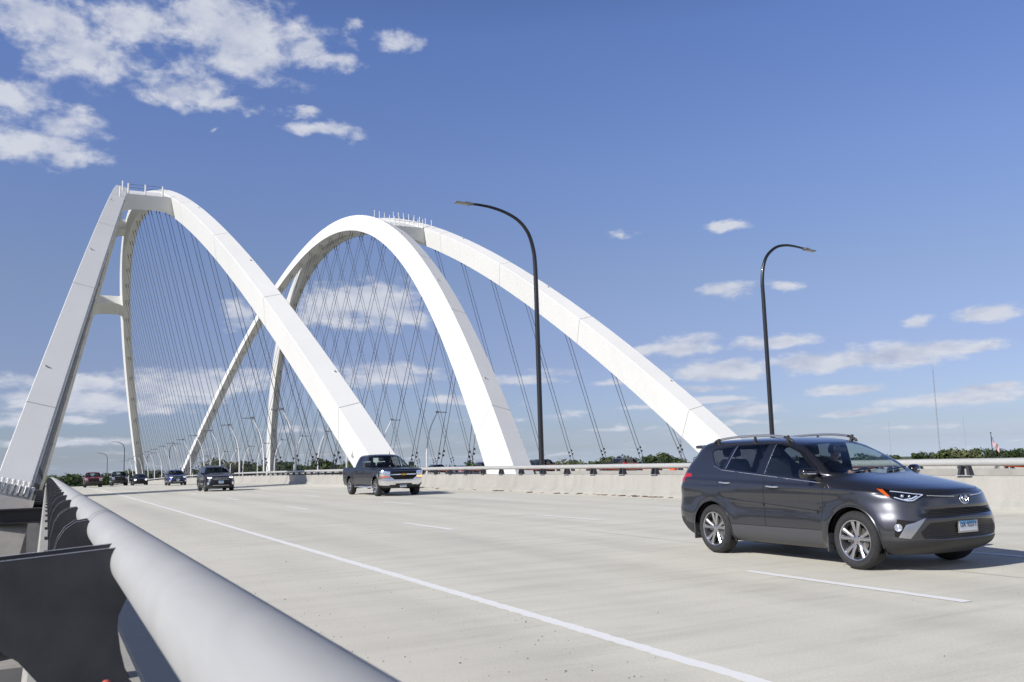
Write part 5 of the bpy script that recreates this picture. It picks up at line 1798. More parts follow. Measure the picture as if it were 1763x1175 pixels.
    for y0, y1 in ((-.50, .02), (.12, .62)):
        pts = []
        for q in range(9):
            y = y0 + (y1 - y0) * q / 8; z = 1.168 + .028 * (q / 8)
            h = B.bvh.ray_cast(Vector((4, y, z)), Vector((-1, 0, -.0)))
            if h[0]: pts.append(h[0] + Vector((.016, 0, .010)))
        wp.tube(pts, .008, 5)
    wp.build('wipers', M_PLAST, t)
    sp = MB(); sbox(sp, (-2.03, -.60, 1.525), (-1.78, .60, 1.585)); sp.build('rear_spoiler', P_SUV, t, smooth=50)
    ub = MB(); ub.box((-1.9, -.62, .215), (1.75, .62, .40)); ub.tube([(-2.18, .45, .28), (-1.7, .45, .28)], .035, 10); ub.box((-.9, -.5, .16), (.6, -.15, .22)); ub.build('underbody', M_VOID, t)
    # cabin
    fl = MB(); fl.box((-1.9, -.72, .42), (1.0, .72, .48)); fl.build('cabin_floor', M_DASH, t)
    ds = MB(); sbox(ds, (.42, -.72, .85), (1.0, .72, 1.125)); sbox(ds, (-.2, -.13, .5), (.6, .13, .80)); ds.build('dashboard', M_DASH, t, smooth=50)
    for y in (-.38, .38): seat(t, -.10, y, .62); seat(t, -.95, y, .62)
    hl_ = MB(); hl_.box((-2.0, -.70, .9), (-1.6, .70, 1.12)); hl_.build('rear_shelf', M_DASH, t)
    steering(t, .36, .38, 1.02)
    mir = MB(); sbox(mir, (.36, -.11, 1.42), (.40, .11, 1.485)); mir.build('inner_mirror', M_GLOSSB, t, smooth=50)
    B.bm.free()
    return t
SUV_LOC = (9.70, 9.58, 0.0)
make_suv(SUV_LOC, -pi/2)
# the driver sits on the far side; hips low in the seat
def car_pt(loc, rotz, p):
    return Vector(loc) + Matrix.Rotation(rotz, 3, 'Z') @ Vector(p)
q = car_pt(SUV_LOC, -pi/2, (-.03, .38, .655))
make_driver(q, -pi/2, 'driver in sunglasses and a dark shirt at the wheel of the large grey SUV', scale=.94)
# ---------------------------------------------------------------- the other vehicles
def common_cabin(t, xs, y=.38, z=.62, dash_x=.7, zt=1.1):
    fl = MB(); fl.box((-1.4, -.70, .45), (1.0, .70, .50)); fl.build('cabin_floor', M_DASH, t)
    ds = MB(); sbox(ds, (dash_x - .25, -.70, .8), (dash_x + .3, .70, zt)); ds.build('dashboard', M_DASH, t, smooth=50)
    for x in xs:
        for yy in (-y, y): seat(t, x, yy, z)
def wheels(t, B, xs, R, rim, yc, width, spokes=6, zc_=None, well=True, lip=None):
    for sd in (-1, 1):
        for cx in xs:
            make_wheel(t, cx, sd*yc, R, R, rim, width, sd, spokes, detail=False)
            L = MB(); L.lathe([(R + .09, sd*(yc + .02)), (R + .09, sd*.45), (.05, sd*.45)], (cx, 0, R + .02), 20, 'y')
            for i in range(len(L.v)):
                if L.v[i][2] < .30: L.v[i] = (L.v[i][0], L.v[i][1], .30)
            L.build('wheel_well', M_VOID, t)
def ray_front(B, y, z, off=.01):
    h = B.bvh.ray_cast(Vector((6, y, z)), Vector((-1, 0, 0))); return h[0] + Vector((off, 0, 0)) if h[0] else None
def plate(t, B, y, z, txt, hw=.155, hh=.080, blue=True):
    c = ray_front(B, y, z, .02)
    pl = MB(); pl.box((c.x - .012, y - hw, z - hh), (c.x, y + hw, z + hh)); pl.mi = 1
    pl.box((c.x - .001, y - hw + .012, z + hh*.25), (c.x + .002, y + hw - .012, z + hh - .012))
    o = pl.build('number_plate', [M_PLATEW, M_PLATEB], t)
    text_mesh(txt, .075, 'plate_number', M_PLATET, o, (c.x + .003, y, z - .012), (pi/2, 0, pi/2), .001, hw * 1.6)
TRUCK_ROWS = [
 (.36, 2.70, .30, 3.0, .80, -3.00, .12, 4), (.45, 2.86, .45, 3.2, .93, -3.06, .15, 4), (.60, 2.94, .50, 3.2, .985, -3.10, .15, 4),
 (.85, 2.93, .50, 3.2, 1.00, -3.13, .15, 4), (1.05, 2.91, .45, 3.4, 1.005, -3.13, .15, 4), (1.15, 2.87, .45, 3.4, .995, -3.13, .14, 4),
 (1.195, 2.74, .55, 3.2, .975, -3.13, .13, 4), (1.23, 2.30, .80, 3.0, .962, -3.13, .12, 5), (1.26, 1.60, .60, 3.4, .955, -3.12, .12, 5),
 (1.275, 1.34, .40, 4, .945, -3.10, .10, 6), (1.285, 1.32, .40, 4, .94, -1.24, .10, 6), (1.45, 1.06, .36, 4, .885, -1.21, .12, 6), (1.65, .70, .36, 4, .805, -1.14, .15, 5),
 (1.78, .44, .40, 3.6, .745, -1.06, .18, 4), (1.84, .22, .5, 3, .66, -.98, .3, 3), (1.868, -.05, .5, 2.6, .42, -.80, .4, 2.6), (1.875, -.3, .3, 2.4, .1, -.6, .3, 2.4)]
def make_truck(label, loc, paint, wb=1.95, detail=True, chrome=True, lamps_lit=True, scale=1.0, ptxt='', sz=(1, 1, 1), fog=False):
    def mod(x, y, z):
        for cx in (wb, -wb):
            r = sqrt((x - cx) ** 2 + (z - .42) ** 2)
            if z < 1.1 and y > .6: y += math.exp(-((r - .52) / .08) ** 2) * .02
        return x, y, z
    B = Body(TRUCK_ROWS, 3, 14, 50, 10, mod, sharp=(10,))
    t = thing('pickup_truck', label, 'pickup', loc, -pi/2)
    ch = M_CHROME if chrome else M_PLAST
    # windows
    B.side([(-1.08,1.325),(1.16,1.285),(1.02,1.42),(.62,1.68),(.36,1.77),(-.98,1.78),(-1.05,1.6)], 40)
    B.side([(.05,1.315),(1.05,1.30),(.93,1.44),(.57,1.67),(.34,1.745),(.08,1.75)], (41, 51))
    B.side([(-1.03,1.34),(-.05,1.318),(-.02,1.75),(-.94,1.755)], (42, 52))
    WS = [(-.80,1.30),(-.4,1.275),(.4,1.275),(.80,1.30),(.645,1.72),(.4,1.785),(-.4,1.785),(-.645,1.72)]
    B.front(offset_poly(WS, .02), 4, lim=lambda c: .1 < c.x < 1.5); B.front(WS, 44, lim=lambda c: .1 < c.x < 1.5)
    B.cut([(-.6,1.36),(.6,1.36),(.55,1.72),(-.55,1.72)], 45, (0,1,0), (0,0,1), (1,0,0), lim=lambda c: -1.3 < c.x < -.9)
    # front end
    B.front([(-.58,.965),(.58,.965),(.58,1.10),(-.58,1.10)], 30)
    B.front([(-.42,.725),(.42,.725),(.58,.835),(.58,.925),(-.58,.925),(-.58,.835)], 31)
    B.front([(-.58,.925),(.58,.925),(.58,.965),(-.58,.965)], 33)
    B.front([(-.97,1.10),(.97,1.10),(.97,1.135),(-.97,1.135)], 33)
    B.front([(-.61,.835),(-.58,.835),(-.42,.725),(.42,.725),(.58,.835),(.61,.835),(.61,.805),(.44,.695),(-.44,.695),(-.61,.805)], 33)
    for sd in (-1, 1):
        k = 0 if sd < 0 else 1
        P_ = lambda pl: [(a*sd, b) for a, b in pl] if sd > 0 else [(-a, b) for a, b in pl][::-1]
        lim = lambda c, sd=sd: c.x > 2.2 and c.y*sd > 0
        B.front(P_([(.61,.80),(1.04,.80),(1.04,1.10),(.61,1.10)]), 33, lim=lim)
        B.front(P_([(.64,.955),(.985,.955),(.985,1.085),(.64,1.085)]), 10 + k, lim=lim)
        B.front(P_([(.62,.825),(.985,.825),(.985,.875),(.62,.875)]), 12 + k, lim=lim)
    B.front([(-1.1,.50),(-.66,.46),(-.56,.56),(.56,.56),(.66,.46),(1.1,.50),(1.1,.785),(.62,.785),(.45,.69),(-.45,.69),(-.62,.785),(-1.1,.785)], 34)
    B.side([(2.45,.50),(3.0,.50),(3.0,.785),(2.52,.785)], 34, only=(0,))
    B.front([(-1.1,.2),(1.1,.2),(1.1,.50),(.66,.46),(.56,.56),(-.56,.56),(-.66,.46),(-1.1,.50)], 32, only=(0,))
    B.side([(-3.2,.45),(-2.9,.45),(-2.9,.70),(-3.2,.70)], 32, only=(0,))
    # doors
    for pl, ids in (([(1.20,1.26),(1.17,.80),(1.08,.50),(.02,.50),(.01,1.28)], (70, 71)), ([(-.01,1.28),(-.01,.50),(-1.02,.50),(-1.10,.75),(-1.12,1.28)], (72, 73))):
        B.side(offset_poly(pl, .005), 3, only=(0,)); B.side(offset_poly(pl, -.005), ids, only=(3, 0))
    B.side([(-1.215,.5),(-1.195,.5),(-1.195,1.27),(-1.215,1.27)], 3, only=(0,))
    HD = [(2.84,0),(2.80,.5),(2.60,.80),(2.2,.86),(1.42,.86),(1.45,.5),(1.50,0)]
    HD = HD + [(a, -b) for a, b in HD[::-1] if b > 0]
    lm = lambda c: c.z > 1.12 and c.x > 1.3
    B.cut(offset_poly(HD, .006), 3, (1,0,0), (0,1,0), (0,0,-1), ndot=.3, lim=lm, only=(0,)); B.cut(offset_poly(HD, -.004), 80, (1,0,0), (0,1,0), (0,0,-1), ndot=.3, lim=lm, only=(0, 3))
    B.cut([(-3.05,-.80),(-1.32,-.80),(-1.32,.80),(-3.05,.80)], 99, (1,0,0), (0,1,0), (0,0,-1), lim=lambda c: c.x < -1.2)
    for cx in (wb, -wb): B.side(circ(cx, .42, .485, -15, 195, 24) + [(cx - .46, .1), (cx + .46, .1)], 99)
    bmesh.ops.delete(B.bm, geom=[f for f in B.bm.faces if f[B.tag] == 99], context='FACES')
    B.index()
    B.extract((0, 3, 4), 'body', [paint, M_VOID, M_GLOSSB], t)
    B.extract(80, 'bonnet', paint, t); B.extract(40, 'window_surround', M_GLOSSB, t, -1); B.extract(40, 'window_surround', M_GLOSSB, t, 1)
    B.extract(44, 'windscreen', G_WIND, t); B.extract(45, 'rear_window', G_SIDE, t)
    B.extract(30, 'upper_grille', M_VOID, t); B.extract(31, 'lower_grille', M_VOID, t)
    B.extract(33, 'grille_surround', ch, t); B.extract(34, 'bumper', ch, t); B.extract(32, 'lower_valance', M_PLAST, t)
    for sd, (d1, d2, g1, g2) in ((-1, (70, 72, 41, 42)), (1, (71, 73, 51, 52))):
        k = 0 if sd < 0 else 1
        fd = B.extract(d1, 'front_door', paint, t); rd = B.extract(d2, 'rear_door', paint, t)
        B.extract(g1, 'side_window', G_SIDE, fd); B.extract(g2, 'side_window', G_DARK, rd)
        B.extract(10 + k, 'headlight', M_REFL if not lamps_lit else M_REFL, t)
        B.extract(12 + k, 'turn_signal', (M_AMBER if detail else M_REFL) if not (detail and sd > 0) else mat('lit_signal', (.9, .4, .05), .3, emit=(1, .45, .08), es=1.6), t)
        for par, hx in ((fd, .18), (rd, -.86)):
            yb = B.side_y(hx, 1.08, sd); hb = MB(); hb.box((hx - .09, yb - .01, 1.065), (hx + .09, yb + sd*.035 if sd > 0 else yb + .01, 1.10)) if sd > 0 else hb.box((hx - .09, yb - .035, 1.065), (hx + .09, yb + .01, 1.10))
            hb.build('door_handle', M_GLOSSB, par)
        ym = B.side_y(1.02, 1.33, sd); m_ = MB()
        ya, yb = (ym + .04, ym + .27) if sd > 0 else (ym - .27, ym - .04)
        sbox(m_, (.94, ya, 1.29), (1.10, yb, 1.50)); m_.tube([(1.05, ym - sd*.02, 1.27), (1.03, ym + sd*.1, 1.33)], .04, 8)
        m_.build('door_mirror', M_GLOSSB, t, smooth=50)
        rb = MB(); rb.tube([(1.15, sd*.86, .42), (1.0, sd*.985, .40), (-1.1, sd*.985, .40), (-1.25, sd*.86, .42)], .045, 8); rb.build('running_board', M_CHROME if chrome else M_PLAST, t, smooth=50)
        for z in (1.0, 1.02): pass
    # bars inside the grille openings, emblem
    for nm, z0, z1, n_, hw in (('upper', .975, 1.09, 3, .55), ('lower', .745, .915, 4, .52)):
        sb = MB()
        for i in range(n_):
            z = z0 + (z1 - z0)*(i + .5)/n_; w = hw * (1 if nm == 'upper' or z > .84 else .8)
            pts = [ray_front(B, -w + 2*w*q/8, z, -.004) for q in range(9)]
            sb.tube([p for p in pts if p], .007, 4)
        sb.build('grille_bars', M_GLOSSB, t)
    if detail:
        c = ray_front(B, 0, .945, .012); eb = MB()
        # two crossing bars: gold bow-shaped badge
        eb.prism([(-.13,-.022),(-.06,-.022),(-.045,-.040),(.045,-.040),(.060,-.022),(.13,-.022),(.115,.022),(.050,.022),(.040,.040),(-.050,.040),(-.060,.022),(-.115,.022)], c.x - .01, c.x + .012, 'x')
        for i in range(len(eb.v)): eb.v[i] = (eb.v[i][0], eb.v[i][1], eb.v[i][2] + .945)
        eb.build('emblem', mat('gold_badge', (.60, .38, .06), .3, .7), t)
        plate(t, B, -.02, .47, ptxt, blue=True)
        an = MB(); an.tube([(-.35, .5, 1.84), (-.42, .5, 2.02)], [.02, .008], 6); an.build('roof_antenna', M_GLOSSB, t)
    elif ptxt: plate(t, B, 0, .47, ptxt)
    # tow hooks, bed, underbody
    bd = MB()
    bd.quad((-3.05,-.80,1.262),(-1.32,-.80,1.262),(-1.32,-.80,.80),(-3.05,-.80,.80)); bd.quad((-3.05,.80,1.262),(-1.32,.80,1.262),(-1.32,.80,.80),(-3.05,.80,.80))
    bd.quad((-3.05,-.80,.80),(-1.32,-.80,.80),(-1.32,.80,.80),(-3.05,.80,.80)); bd.quad((-3.05,-.80,1.262),(-3.05,.80,1.262),(-3.05,.80,.80),(-3.05,-.80,.80)); bd.quad((-1.32,-.80,1.262),(-1.32,.80,1.262),(-1.32,.80,.80),(-1.32,-.80,.80))
    bd.build('cargo_bed', M_PLAST, t)
    for sd in (-1, 1):
        tl = MB(); sbox(tl, (-3.15, sd*.90 - .08, .92), (-3.05, sd*.90 + .08, 1.20)); tl.build('tail_lamp', M_RED, t, smooth=50)
    ub = MB(); ub.box((-2.9, -.55, .34), (2.5, .55, .55)); ub.tube([(wb, -.8, .38), (wb, .8, .38)], .05, 8); ub.tube([(-wb, -.8, .40), (-wb, .8, .40)], .07, 8); blob(ub, (-wb, 0, .38), (.16, .16, .15), 8, 10); ub.build('underbody', M_VOID, t)
    common_cabin(t, (-.10, -.85), .40, .78, 1.05, 1.27)
    wheels(t, B, (wb, -wb), .395, .265, .865, .26, 6)
    B.bm.free()
    t.scale = sz
    return t

def make_small_suv(label, loc, paint, style, rotz=-pi/2, sz=(1, 1, 1), ptxt='', name='suv', cat='SUV', lit=True):
    """style: 'bright' (hooked light signature), 'plain' """
    B = Body(SUV_ROWS, 2, 14, 40, 10, suv_mod)
    t = thing(name, label, cat, loc, rotz)
    for sd in (-1, 1):
        e1 = (.7508, .6606 if sd < 0 else -.6606, 0); vw = (-.6606, .7508 if sd < 0 else -.7508, 0)
        lim = lambda c, sd=sd: c.x > 1.4 and c.y*sd > .2
        k = 0 if sd < 0 else 1
        B.cut([(.74,.985),(1.0,.965),(1.22,.935),(1.235,.86),(1.05,.845),(.86,.885)], 10 + k, e1, (0,0,1), vw, lim=lim)
        B.cut([(.745,.98),(.84,.972),(.90,.885),(.86,.889)], 12 + k, e1, (0,0,1), vw, lim=lim)
        B.cut([(.90,.42),(1.08,.44),(1.12,.58),(.93,.60)], 20 + k, e1, (0,0,1), vw, lim=lim)
    B.front([(-.48,.66),(-.56,.78),(-.50,.895),(.50,.895),(.56,.78),(.48,.66)], 30)
    B.front([(-.62,.40),(.62,.40),(.56,.56),(-.56,.56)], 31)
    B.front([(-1.0,.1),(1.0,.1),(1.0,.372),(-1.0,.372)], 32, only=(0,)); B.side([(-2.5,.1),(-1.62,.1),(-1.66,.40),(-2.5,.52)], 32, only=(0,)); B.side([(-.84,.1),(.83,.1),(.86,.40),(-.86,.40)], 32, only=(0,))
    B.side([(-1.47,1.478),(-1.32,1.272),(-1.13,1.212),(-.24,1.138),(.86,1.055),(.72,1.235),(.40,1.440),(.14,1.533),(-.33,1.565),(-1.0,1.56),(-1.42,1.520)], 40)
    B.side([(-.195,1.150),(.80,1.075),(.66,1.225),(.36,1.425),(.12,1.513),(-.125,1.545)], (41, 51)); B.side([(-1.02,1.222),(-.37,1.166),(-.27,1.545),(-.91,1.54)], (42, 52))
    WS = [(-.735,1.172),(-.60,1.150),(-.3,1.138),(.3,1.138),(.60,1.150),(.735,1.172),(.565,1.515),(.40,1.548),(-.40,1.548),(-.565,1.515)]
    B.front(offset_poly(WS, .018), 4, lim=lambda c: .1 < c.x < 1.3); B.front(WS, 44, lim=lambda c: .1 < c.x < 1.3)
    B.cut([(-.62,1.18),(.62,1.18),(.56,1.50),(-.56,1.50)], 45, (0,1,0), (0,0,1), (1,0,0), lim=lambda c: c.x < -1.6)
    B.side([(-2.30,.98),(-1.98,1.02),(-1.90,1.20),(-2.32,1.20)], (60, 61))
    for pl, ids in (([(.925,1.035),(.885,.70),(.845,.42),(-.162,.42),(-.170,.85),(-.128,1.128)], (70, 71)), ([(-.176,1.02),(-.178,.42),(-.865,.42),(-.97,.74),(-1.165,1.05),(-1.145,1.208),(-.24,1.137)], (72, 73))):
        B.side(offset_poly(pl, .005), 3, only=(0,)); B.side(offset_poly(pl, -.005), ids, only=(3, 0))
    HD = [(2.15,0),(2.09,.42),(1.93,.62),(1.65,.72),(1.12,.77),(1.07,.62),(1.13,.3),(1.15,0)]; HD = HD + [(a, -b) for a, b in HD[::-1] if b > 0]
    lm = lambda c: c.z > .85 and c.x > .9
    B.cut(offset_poly(HD, .006), 3, (1,0,0), (0,1,0), (0,0,-1), ndot=.25, lim=lm, only=(0,)); B.cut(offset_poly(HD, -.004), 80, (1,0,0), (0,1,0), (0,0,-1), ndot=.25, lim=lm, only=(0, 3))
    for cx in (WX_F, WX_R): B.side(circ(cx, .355, .412, -20, 200, 22) + [(cx - .395, .05), (cx + .395, .05)], 99)
    bmesh.ops.delete(B.bm, geom=[f for f in B.bm.faces if f[B.tag] == 99], context='FACES'); B.index()
    B.extract((0, 3, 4), 'body', [paint, M_VOID, M_GLOSSB], t); B.extract(80, 'bonnet', paint, t); (B.extract(32, 'lower_cladding', M_PLAST, t), B.extract(40, 'window_surround', M_GLOSSB, t, -1), B.extract(40, 'window_surround', M_GLOSSB, t, 1))
    B.extract(44, 'windscreen', G_WIND, t); B.extract(45, 'rear_window', G_DARK, t); B.extract(60, 'tail_lamp', M_RED, t); B.extract(61, 'tail_lamp', M_RED, t)
    B.extract(30, 'grille', M_VOID, t); B.extract(31, 'lower_grille', M_VOID, t)
    gb = MB()
    for i, z in enumerate((.70, .76, .83, .88) if style == 'bright' else (.69, .80, .90)):
        hw = .50 if i else .46
        pts = [p for p in (ray_front(B, -hw + 2*hw*q/8, z + .02*abs(q/4-1)**2, .006) for q in range(9)) if p]
        gb.tube(pts, .014 if style == 'bright' else .012, 5)
    gb.build('grille_bars', M_CHROME, t, smooth=50)
    lb = MB(); pts = [p for p in (ray_front(B, -.50 + q/8.0, .40, .01) for q in range(9)) if p]; lb.tube(pts, .02, 5); lb.build('skid_trim', M_REFL, t)
    for sd, (d1, d2, g1, g2) in ((-1, (70, 72, 41, 42)), (1, (71, 73, 51, 52))):
        k = 0 if sd < 0 else 1
        fd = B.extract(d1, 'front_door', paint, t); rd = B.extract(d2, 'rear_door', paint, t); B.extract(g1, 'side_window', G_SIDE, fd); B.extract(g2, 'side_window', G_DARK, rd)
        hl = B.extract(10 + k, 'headlight', M_REFL, t); B.extract(12 + k, 'turn_signal', M_AMBER, hl); B.extract(20 + k, 'fog_lamp', M_REFL, t)
        vwv = Vector((-.6606, .7508 if sd < 0 else -.7508, 0)); e1v = Vector((.7508, .6606 if sd < 0 else -.6606, 0))
        def on(d, z):
            h = B.bvh.ray_cast(e1v*d + Vector((0,0,z)) - vwv*4, vwv); return (h[0] if h[0] else e1v*d) - vwv*.012
        if lit:
            lb = MB(); lb.tube([on(d, z) for d, z in ((.90,.885),(1.0,.862),(1.14,.862),(1.20,.90))], .020 if style == 'bright' else .016, 6); lb.build('running_light', M_HEAD, hl)
        ym = B.side_y(.80, 1.10, sd); m_ = MB(); ya, yb = (ym + .03, ym + .23) if sd > 0 else (ym - .23, ym - .03); sbox(m_, (.68, ya, 1.09), (.83, yb, 1.22)); m_.tube([(.82, ym - sd*.02, 1.06), (.79, ym + sd*.07, 1.12)], .035, 6); m_.build('door_mirror', M_GLOSSB, t, smooth=50)
        for par, hx, hz in ((fd, .0, .985), (rd, -.97, 1.02)):
            yb = B.side_y(hx, hz, sd); hb = MB(); hb.tube([(hx - .09, yb + sd*.02, hz), (hx + .09, yb + sd*.02, hz)], .015, 6); hb.build('door_handle', M_CHROME, par)
        rr = MB(); rr.tube([(-1.5, sd*.60, 1.60), (-1.3, sd*.60, 1.66), (-.1, sd*.60, 1.665), (.1, sd*.58, 1.60)], .018, 6); rr.build('roof_rail', M_GLOSSB, t)
    if ptxt: plate(t, B, 0, .60, ptxt)
    common_cabin(t, (-.10, -.95), .38, .62, .7, 1.12)
    ub = MB(); ub.box((-1.9, -.62, .215), (1.75, .62, .40)); ub.build('underbody', M_VOID, t)
    wheels(t, B, (WX_F, WX_R), .352, .24, .795, .225, 5)
    B.bm.free(); t.scale = sz
    return t
SEDAN_ROWS = [
 (.18, 2.20, .5, 2.6, .74, -2.25, .45, 2.6), (.28, 2.34, .6, 2.7, .86, -2.38, .5, 2.8), (.42, 2.40, .66, 2.7, .905, -2.44, .50, 3), (.58, 2.38, .70, 2.6, .915, -2.44, .50, 3),
 (.72, 2.30, .78, 2.4, .912, -2.42, .45, 3), (.80, 2.12, .9, 2.3, .905, -2.40, .42, 3), (.86, 1.75, 1.0, 2.4, .89, -2.38, .40, 3), (.91, 1.30, .8, 2.7, .875, -2.34, .40, 3), (.955, 1.05, .55, 3.2, .855, -2.2, .45, 3),
 (1.00, .92, .45, 3.4, .83, -1.85, .5, 3), (1.10, .72, .42, 3.6, .775, -1.60, .45, 3.2), (1.25, .42, .42, 3.6, .69, -1.30, .45, 3.2), (1.36, .14, .45, 3.2, .62, -1.02, .5, 3), (1.41, -.05, .5, 2.8, .52, -.82, .5, 2.8), (1.435, -.22, .4, 2.5, .32, -.6, .4, 2.5), (1.44, -.32, .2, 2.4, .1, -.5, .2, 2.4)]
def make_sedan(label, loc, paint, rotz=-pi/2, lit=True, ptxt=''):
    B = Body(SEDAN_ROWS, 2, 14, 40, 10)
    t = thing('sedan', label, 'car', loc, rotz)
    F_, R_ = 1.42, -1.40
    for sd in (-1, 1):
        e1 = (.7508, .6606 if sd < 0 else -.6606, 0); vw = (-.6606, .7508 if sd < 0 else -.7508, 0); k = 0 if sd < 0 else 1
        B.cut([(.90,.80),(1.15,.78),(1.34,.72),(1.32,.64),(1.10,.66)], 10 + k, e1, (0,0,1), vw, lim=lambda c, sd=sd: c.x > 1.5 and c.y*sd > .2)
    B.front([(-.55,.34),(.55,.34),(.62,.50),(.50,.66),(-.50,.66),(-.62,.50)], 30); B.front([(-1,.1),(1,.1),(1,.27),(-1,.27)], 32, only=(0,))
    B.side([(-1.45,.995),(.92,.96),(.70,1.10),(.36,1.29),(.05,1.37),(-.80,1.375),(-1.15,1.27)], 40); B.side([(-.2,1.0),(.82,.985),(.62,1.11),(.32,1.265),(.05,1.335),(-.15,1.345)], (41, 51)); B.side([(-1.25,1.015),(-.27,1.0),(-.22,1.345),(-.78,1.345),(-1.05,1.25)], (42, 52))
    B.front([(-.72,.99),(.72,.99),(.58,1.33),(-.58,1.33)], 44, lim=lambda c: 0 < c.x < 1.2); B.cut([(-.62,1.04),(.62,1.04),(.54,1.32),(-.54,1.32)], 45, (0,1,0), (0,0,1), (1,0,0), lim=lambda c: c.x < -.8)
    B.side([(-2.5,.74),(-2.1,.78),(-2.1,.86),(-2.5,.88)], (60, 61))
    for pl, ids in (([(.95,.92),(.90,.35),(-.2,.35),(-.2,.97)], (70, 71)), ([(-.215,.97),(-.215,.35),(-.95,.35),(-1.1,.7),(-1.15,.97)], (72, 73))): B.side(offset_poly(pl, .005), 3, only=(0,)); B.side(offset_poly(pl, -.005), ids, only=(3, 0))
    for cx in (F_, R_): B.side(circ(cx, .33, .385, -20, 200, 20) + [(cx - .36, .05), (cx + .36, .05)], 99)
    bmesh.ops.delete(B.bm, geom=[f for f in B.bm.faces if f[B.tag] == 99], context='FACES'); B.index()
    B.extract((0, 3), 'body', [paint, M_VOID], t); (B.extract(32, 'lower_cladding', M_PLAST, t), B.extract(40, 'window_surround', M_GLOSSB, t, -1), B.extract(40, 'window_surround', M_GLOSSB, t, 1)); B.extract(44, 'windscreen', G_WIND, t); B.extract(45, 'rear_window', G_DARK, t)
    B.extract(30, 'grille', M_VOID, t); B.extract(60, 'tail_lamp', M_RED, t); B.extract(61, 'tail_lamp', M_RED, t)
    for sd, (d1, d2, g1, g2) in ((-1, (70, 72, 41, 42)), (1, (71, 73, 51, 52))):
        fd = B.extract(d1, 'front_door', paint, t); rd = B.extract(d2, 'rear_door', paint, t); B.extract(g1, 'side_window', G_SIDE, fd); B.extract(g2, 'side_window', G_SIDE, rd)
        B.extract(10 + (0 if sd < 0 else 1), 'headlight', M_HEAD if lit else M_REFL, t)
        ym = B.side_y(.72, .95, sd); m_ = MB(); ya, yb = (ym + .03, ym + .2) if sd > 0 else (ym - .2, ym - .03); sbox(m_, (.62, ya, .95), (.75, yb, 1.07)); m_.tube([(.74, ym - sd*.02, .93), (.7, ym + sd*.07, .98)], .03, 6); m_.build('door_mirror', paint, t, smooth=50)
    if ptxt: plate(t, B, 0, .44, ptxt)
    fl = MB(); fl.box((-1.4, -.7, .3), (1.0, .7, .35)); sbox(fl, (.5, -.7, .7), (.95, .7, .93)); fl.build('dashboard', M_DASH, t)
    for y in (-.37, .37): seat(t, -.05, y, .38); seat(t, -.85, y, .40)
    ub = MB(); ub.box((-1.9, -.6, .18), (1.9, .6, .34)); ub.build('underbody', M_VOID, t)
    wheels(t, B, (F_, R_), .33, .225, .80, .21, 5)
    B.bm.free(); return t

P_NAVY = m_paint('dark_blue_black_paint', (.008, .009, .017), .35, .3, .2, .5)
P_NIGHT = m_paint('night_blue_paint', (.007, .008, .015), .3, .3, .2, .55)
P_BLUE = m_paint('bright_blue_paint', (.010, .020, .11), .26, .4, .2)
P_RED = m_paint('red_paint', (.46, .018, .025), .28, .2, .1)
P_BLK = m_paint('black_paint', (.010, .011, .014), .25, .3, .2)
P_SIL = m_paint('silver_paint', (.34, .37, .41), .3, .7, .1)
P_TAN = m_paint('bronze_paint', (.10, .085, .070), .3, .6, .1)
def at(x, y, dz=0.0): return (x, y, zc(y) + dz)
make_truck('dark blue pickup truck with a chrome bumper and grille, mid-distance before the barrier', at(14.03, 41.25), P_NAVY, 1.95, True, ptxt='AR 5014')
q = car_pt(at(14.03, 41.25), -pi/2, (.02, .40, .82))
make_driver(q, -pi/2, 'driver in a dark shirt at the wheel of the dark blue pickup truck', shades=False, scale=.95)
make_small_suv('dark navy SUV with white hooked running lights, between the pickup and the left arch', at(10.0, 63.45), P_NIGHT, 'bright', ptxt='AV 20937')
q = car_pt(at(10.0, 63.45), -pi/2, (-.03, .38, .655))
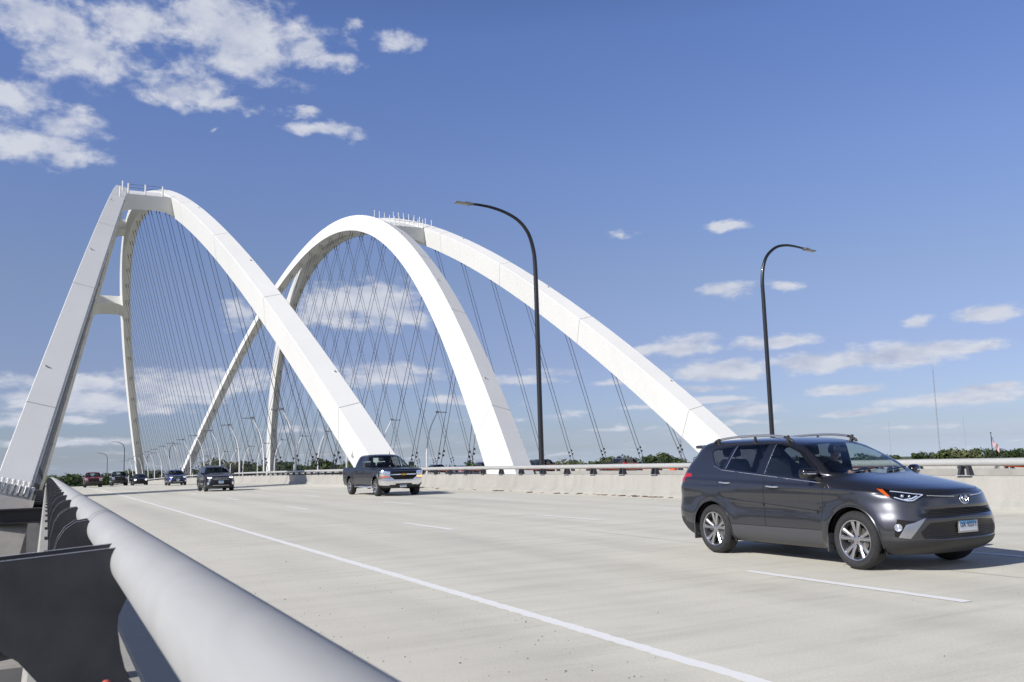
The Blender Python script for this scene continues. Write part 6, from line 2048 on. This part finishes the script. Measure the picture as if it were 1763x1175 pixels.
make_driver(q, -pi/2, 'driver barely seen behind the windscreen of the dark navy SUV', shades=False, scale=.92)
make_small_suv('bright blue SUV with lit headlights, farther back than the dark navy SUV', at(12.35, 104.6), P_BLUE, 'plain', ptxt='BK 31842')
make_truck('red pickup truck, the leftmost of the distant oncoming vehicles', at(4.85, 119.5), P_RED, 1.95, False, chrome=False, sz=(.93, .95, .95))
make_truck('black pickup truck in the distance, right of the red pickup', at(8.55, 133.0), P_BLK, 1.95, False, chrome=False, sz=(.97, 1, 1.02))
make_sedan('dark blue sedan with lit headlights at the foot of the thin white arch leg', at(10.6, 127.0), P_NAVY)
# traffic on the far bridge, heading away
make_small_suv('brown SUV on the far bridge, roof showing over the barrier near the grey car', at(50.0, 75.6, -.24), P_TAN, 'plain', rotz=pi/2, lit=False)
make_small_suv('dark blue SUV on the far bridge, between an arch leg and the black lamp', at(45.2, 83.5, -.24), P_NAVY, 'plain', rotz=pi/2, lit=False, sz=(1, 1, 1.06))
make_small_suv('black SUV on the far bridge, its roof just left of the bright arch leg', at(45.5, 98.0, -.24), P_BLK, 'plain', rotz=pi/2, lit=False, sz=(1, 1, 1.05))
make_sedan('silver sedan on the far bridge, glimpsed under the pipe rail', at(45.6, 104.6, -.24), P_SIL, rotz=pi/2, lit=False)
make_small_suv('dark SUV on the far bridge, glimpsed left of the silver sedan', at(45.4, 112.5, -.24), P_NIGHT, 'plain', rotz=pi/2, lit=False)
# orange work-zone drum
dt = thing('traffic_drum', 'orange traffic drum with white bands on the far bridge, above the near barrier', 'traffic drum', at(35.0, 46.8, -.24))
d = MB(); d.lathe([(.30, 0), (.30, .08), (.27, .09), (.27, .30)], (0,0,0), 20); d.lathe([(.265, .45), (.255, .60)], (0,0,0), 20); d.lathe([(.25, .75), (.24, .90), (.20, .98), (0, .99)], (0,0,0), 20); d.build('barrel', M_ORANGE, dt, smooth=40)
for a, b in ((.30, .45), (.60, .75)):
    d = MB(); d.lathe([(.272 - a*.03, a), (.268 - b*.03, b)], (0,0,0), 20); d.build('white_band', M_LPOLE, dt, smooth=40)
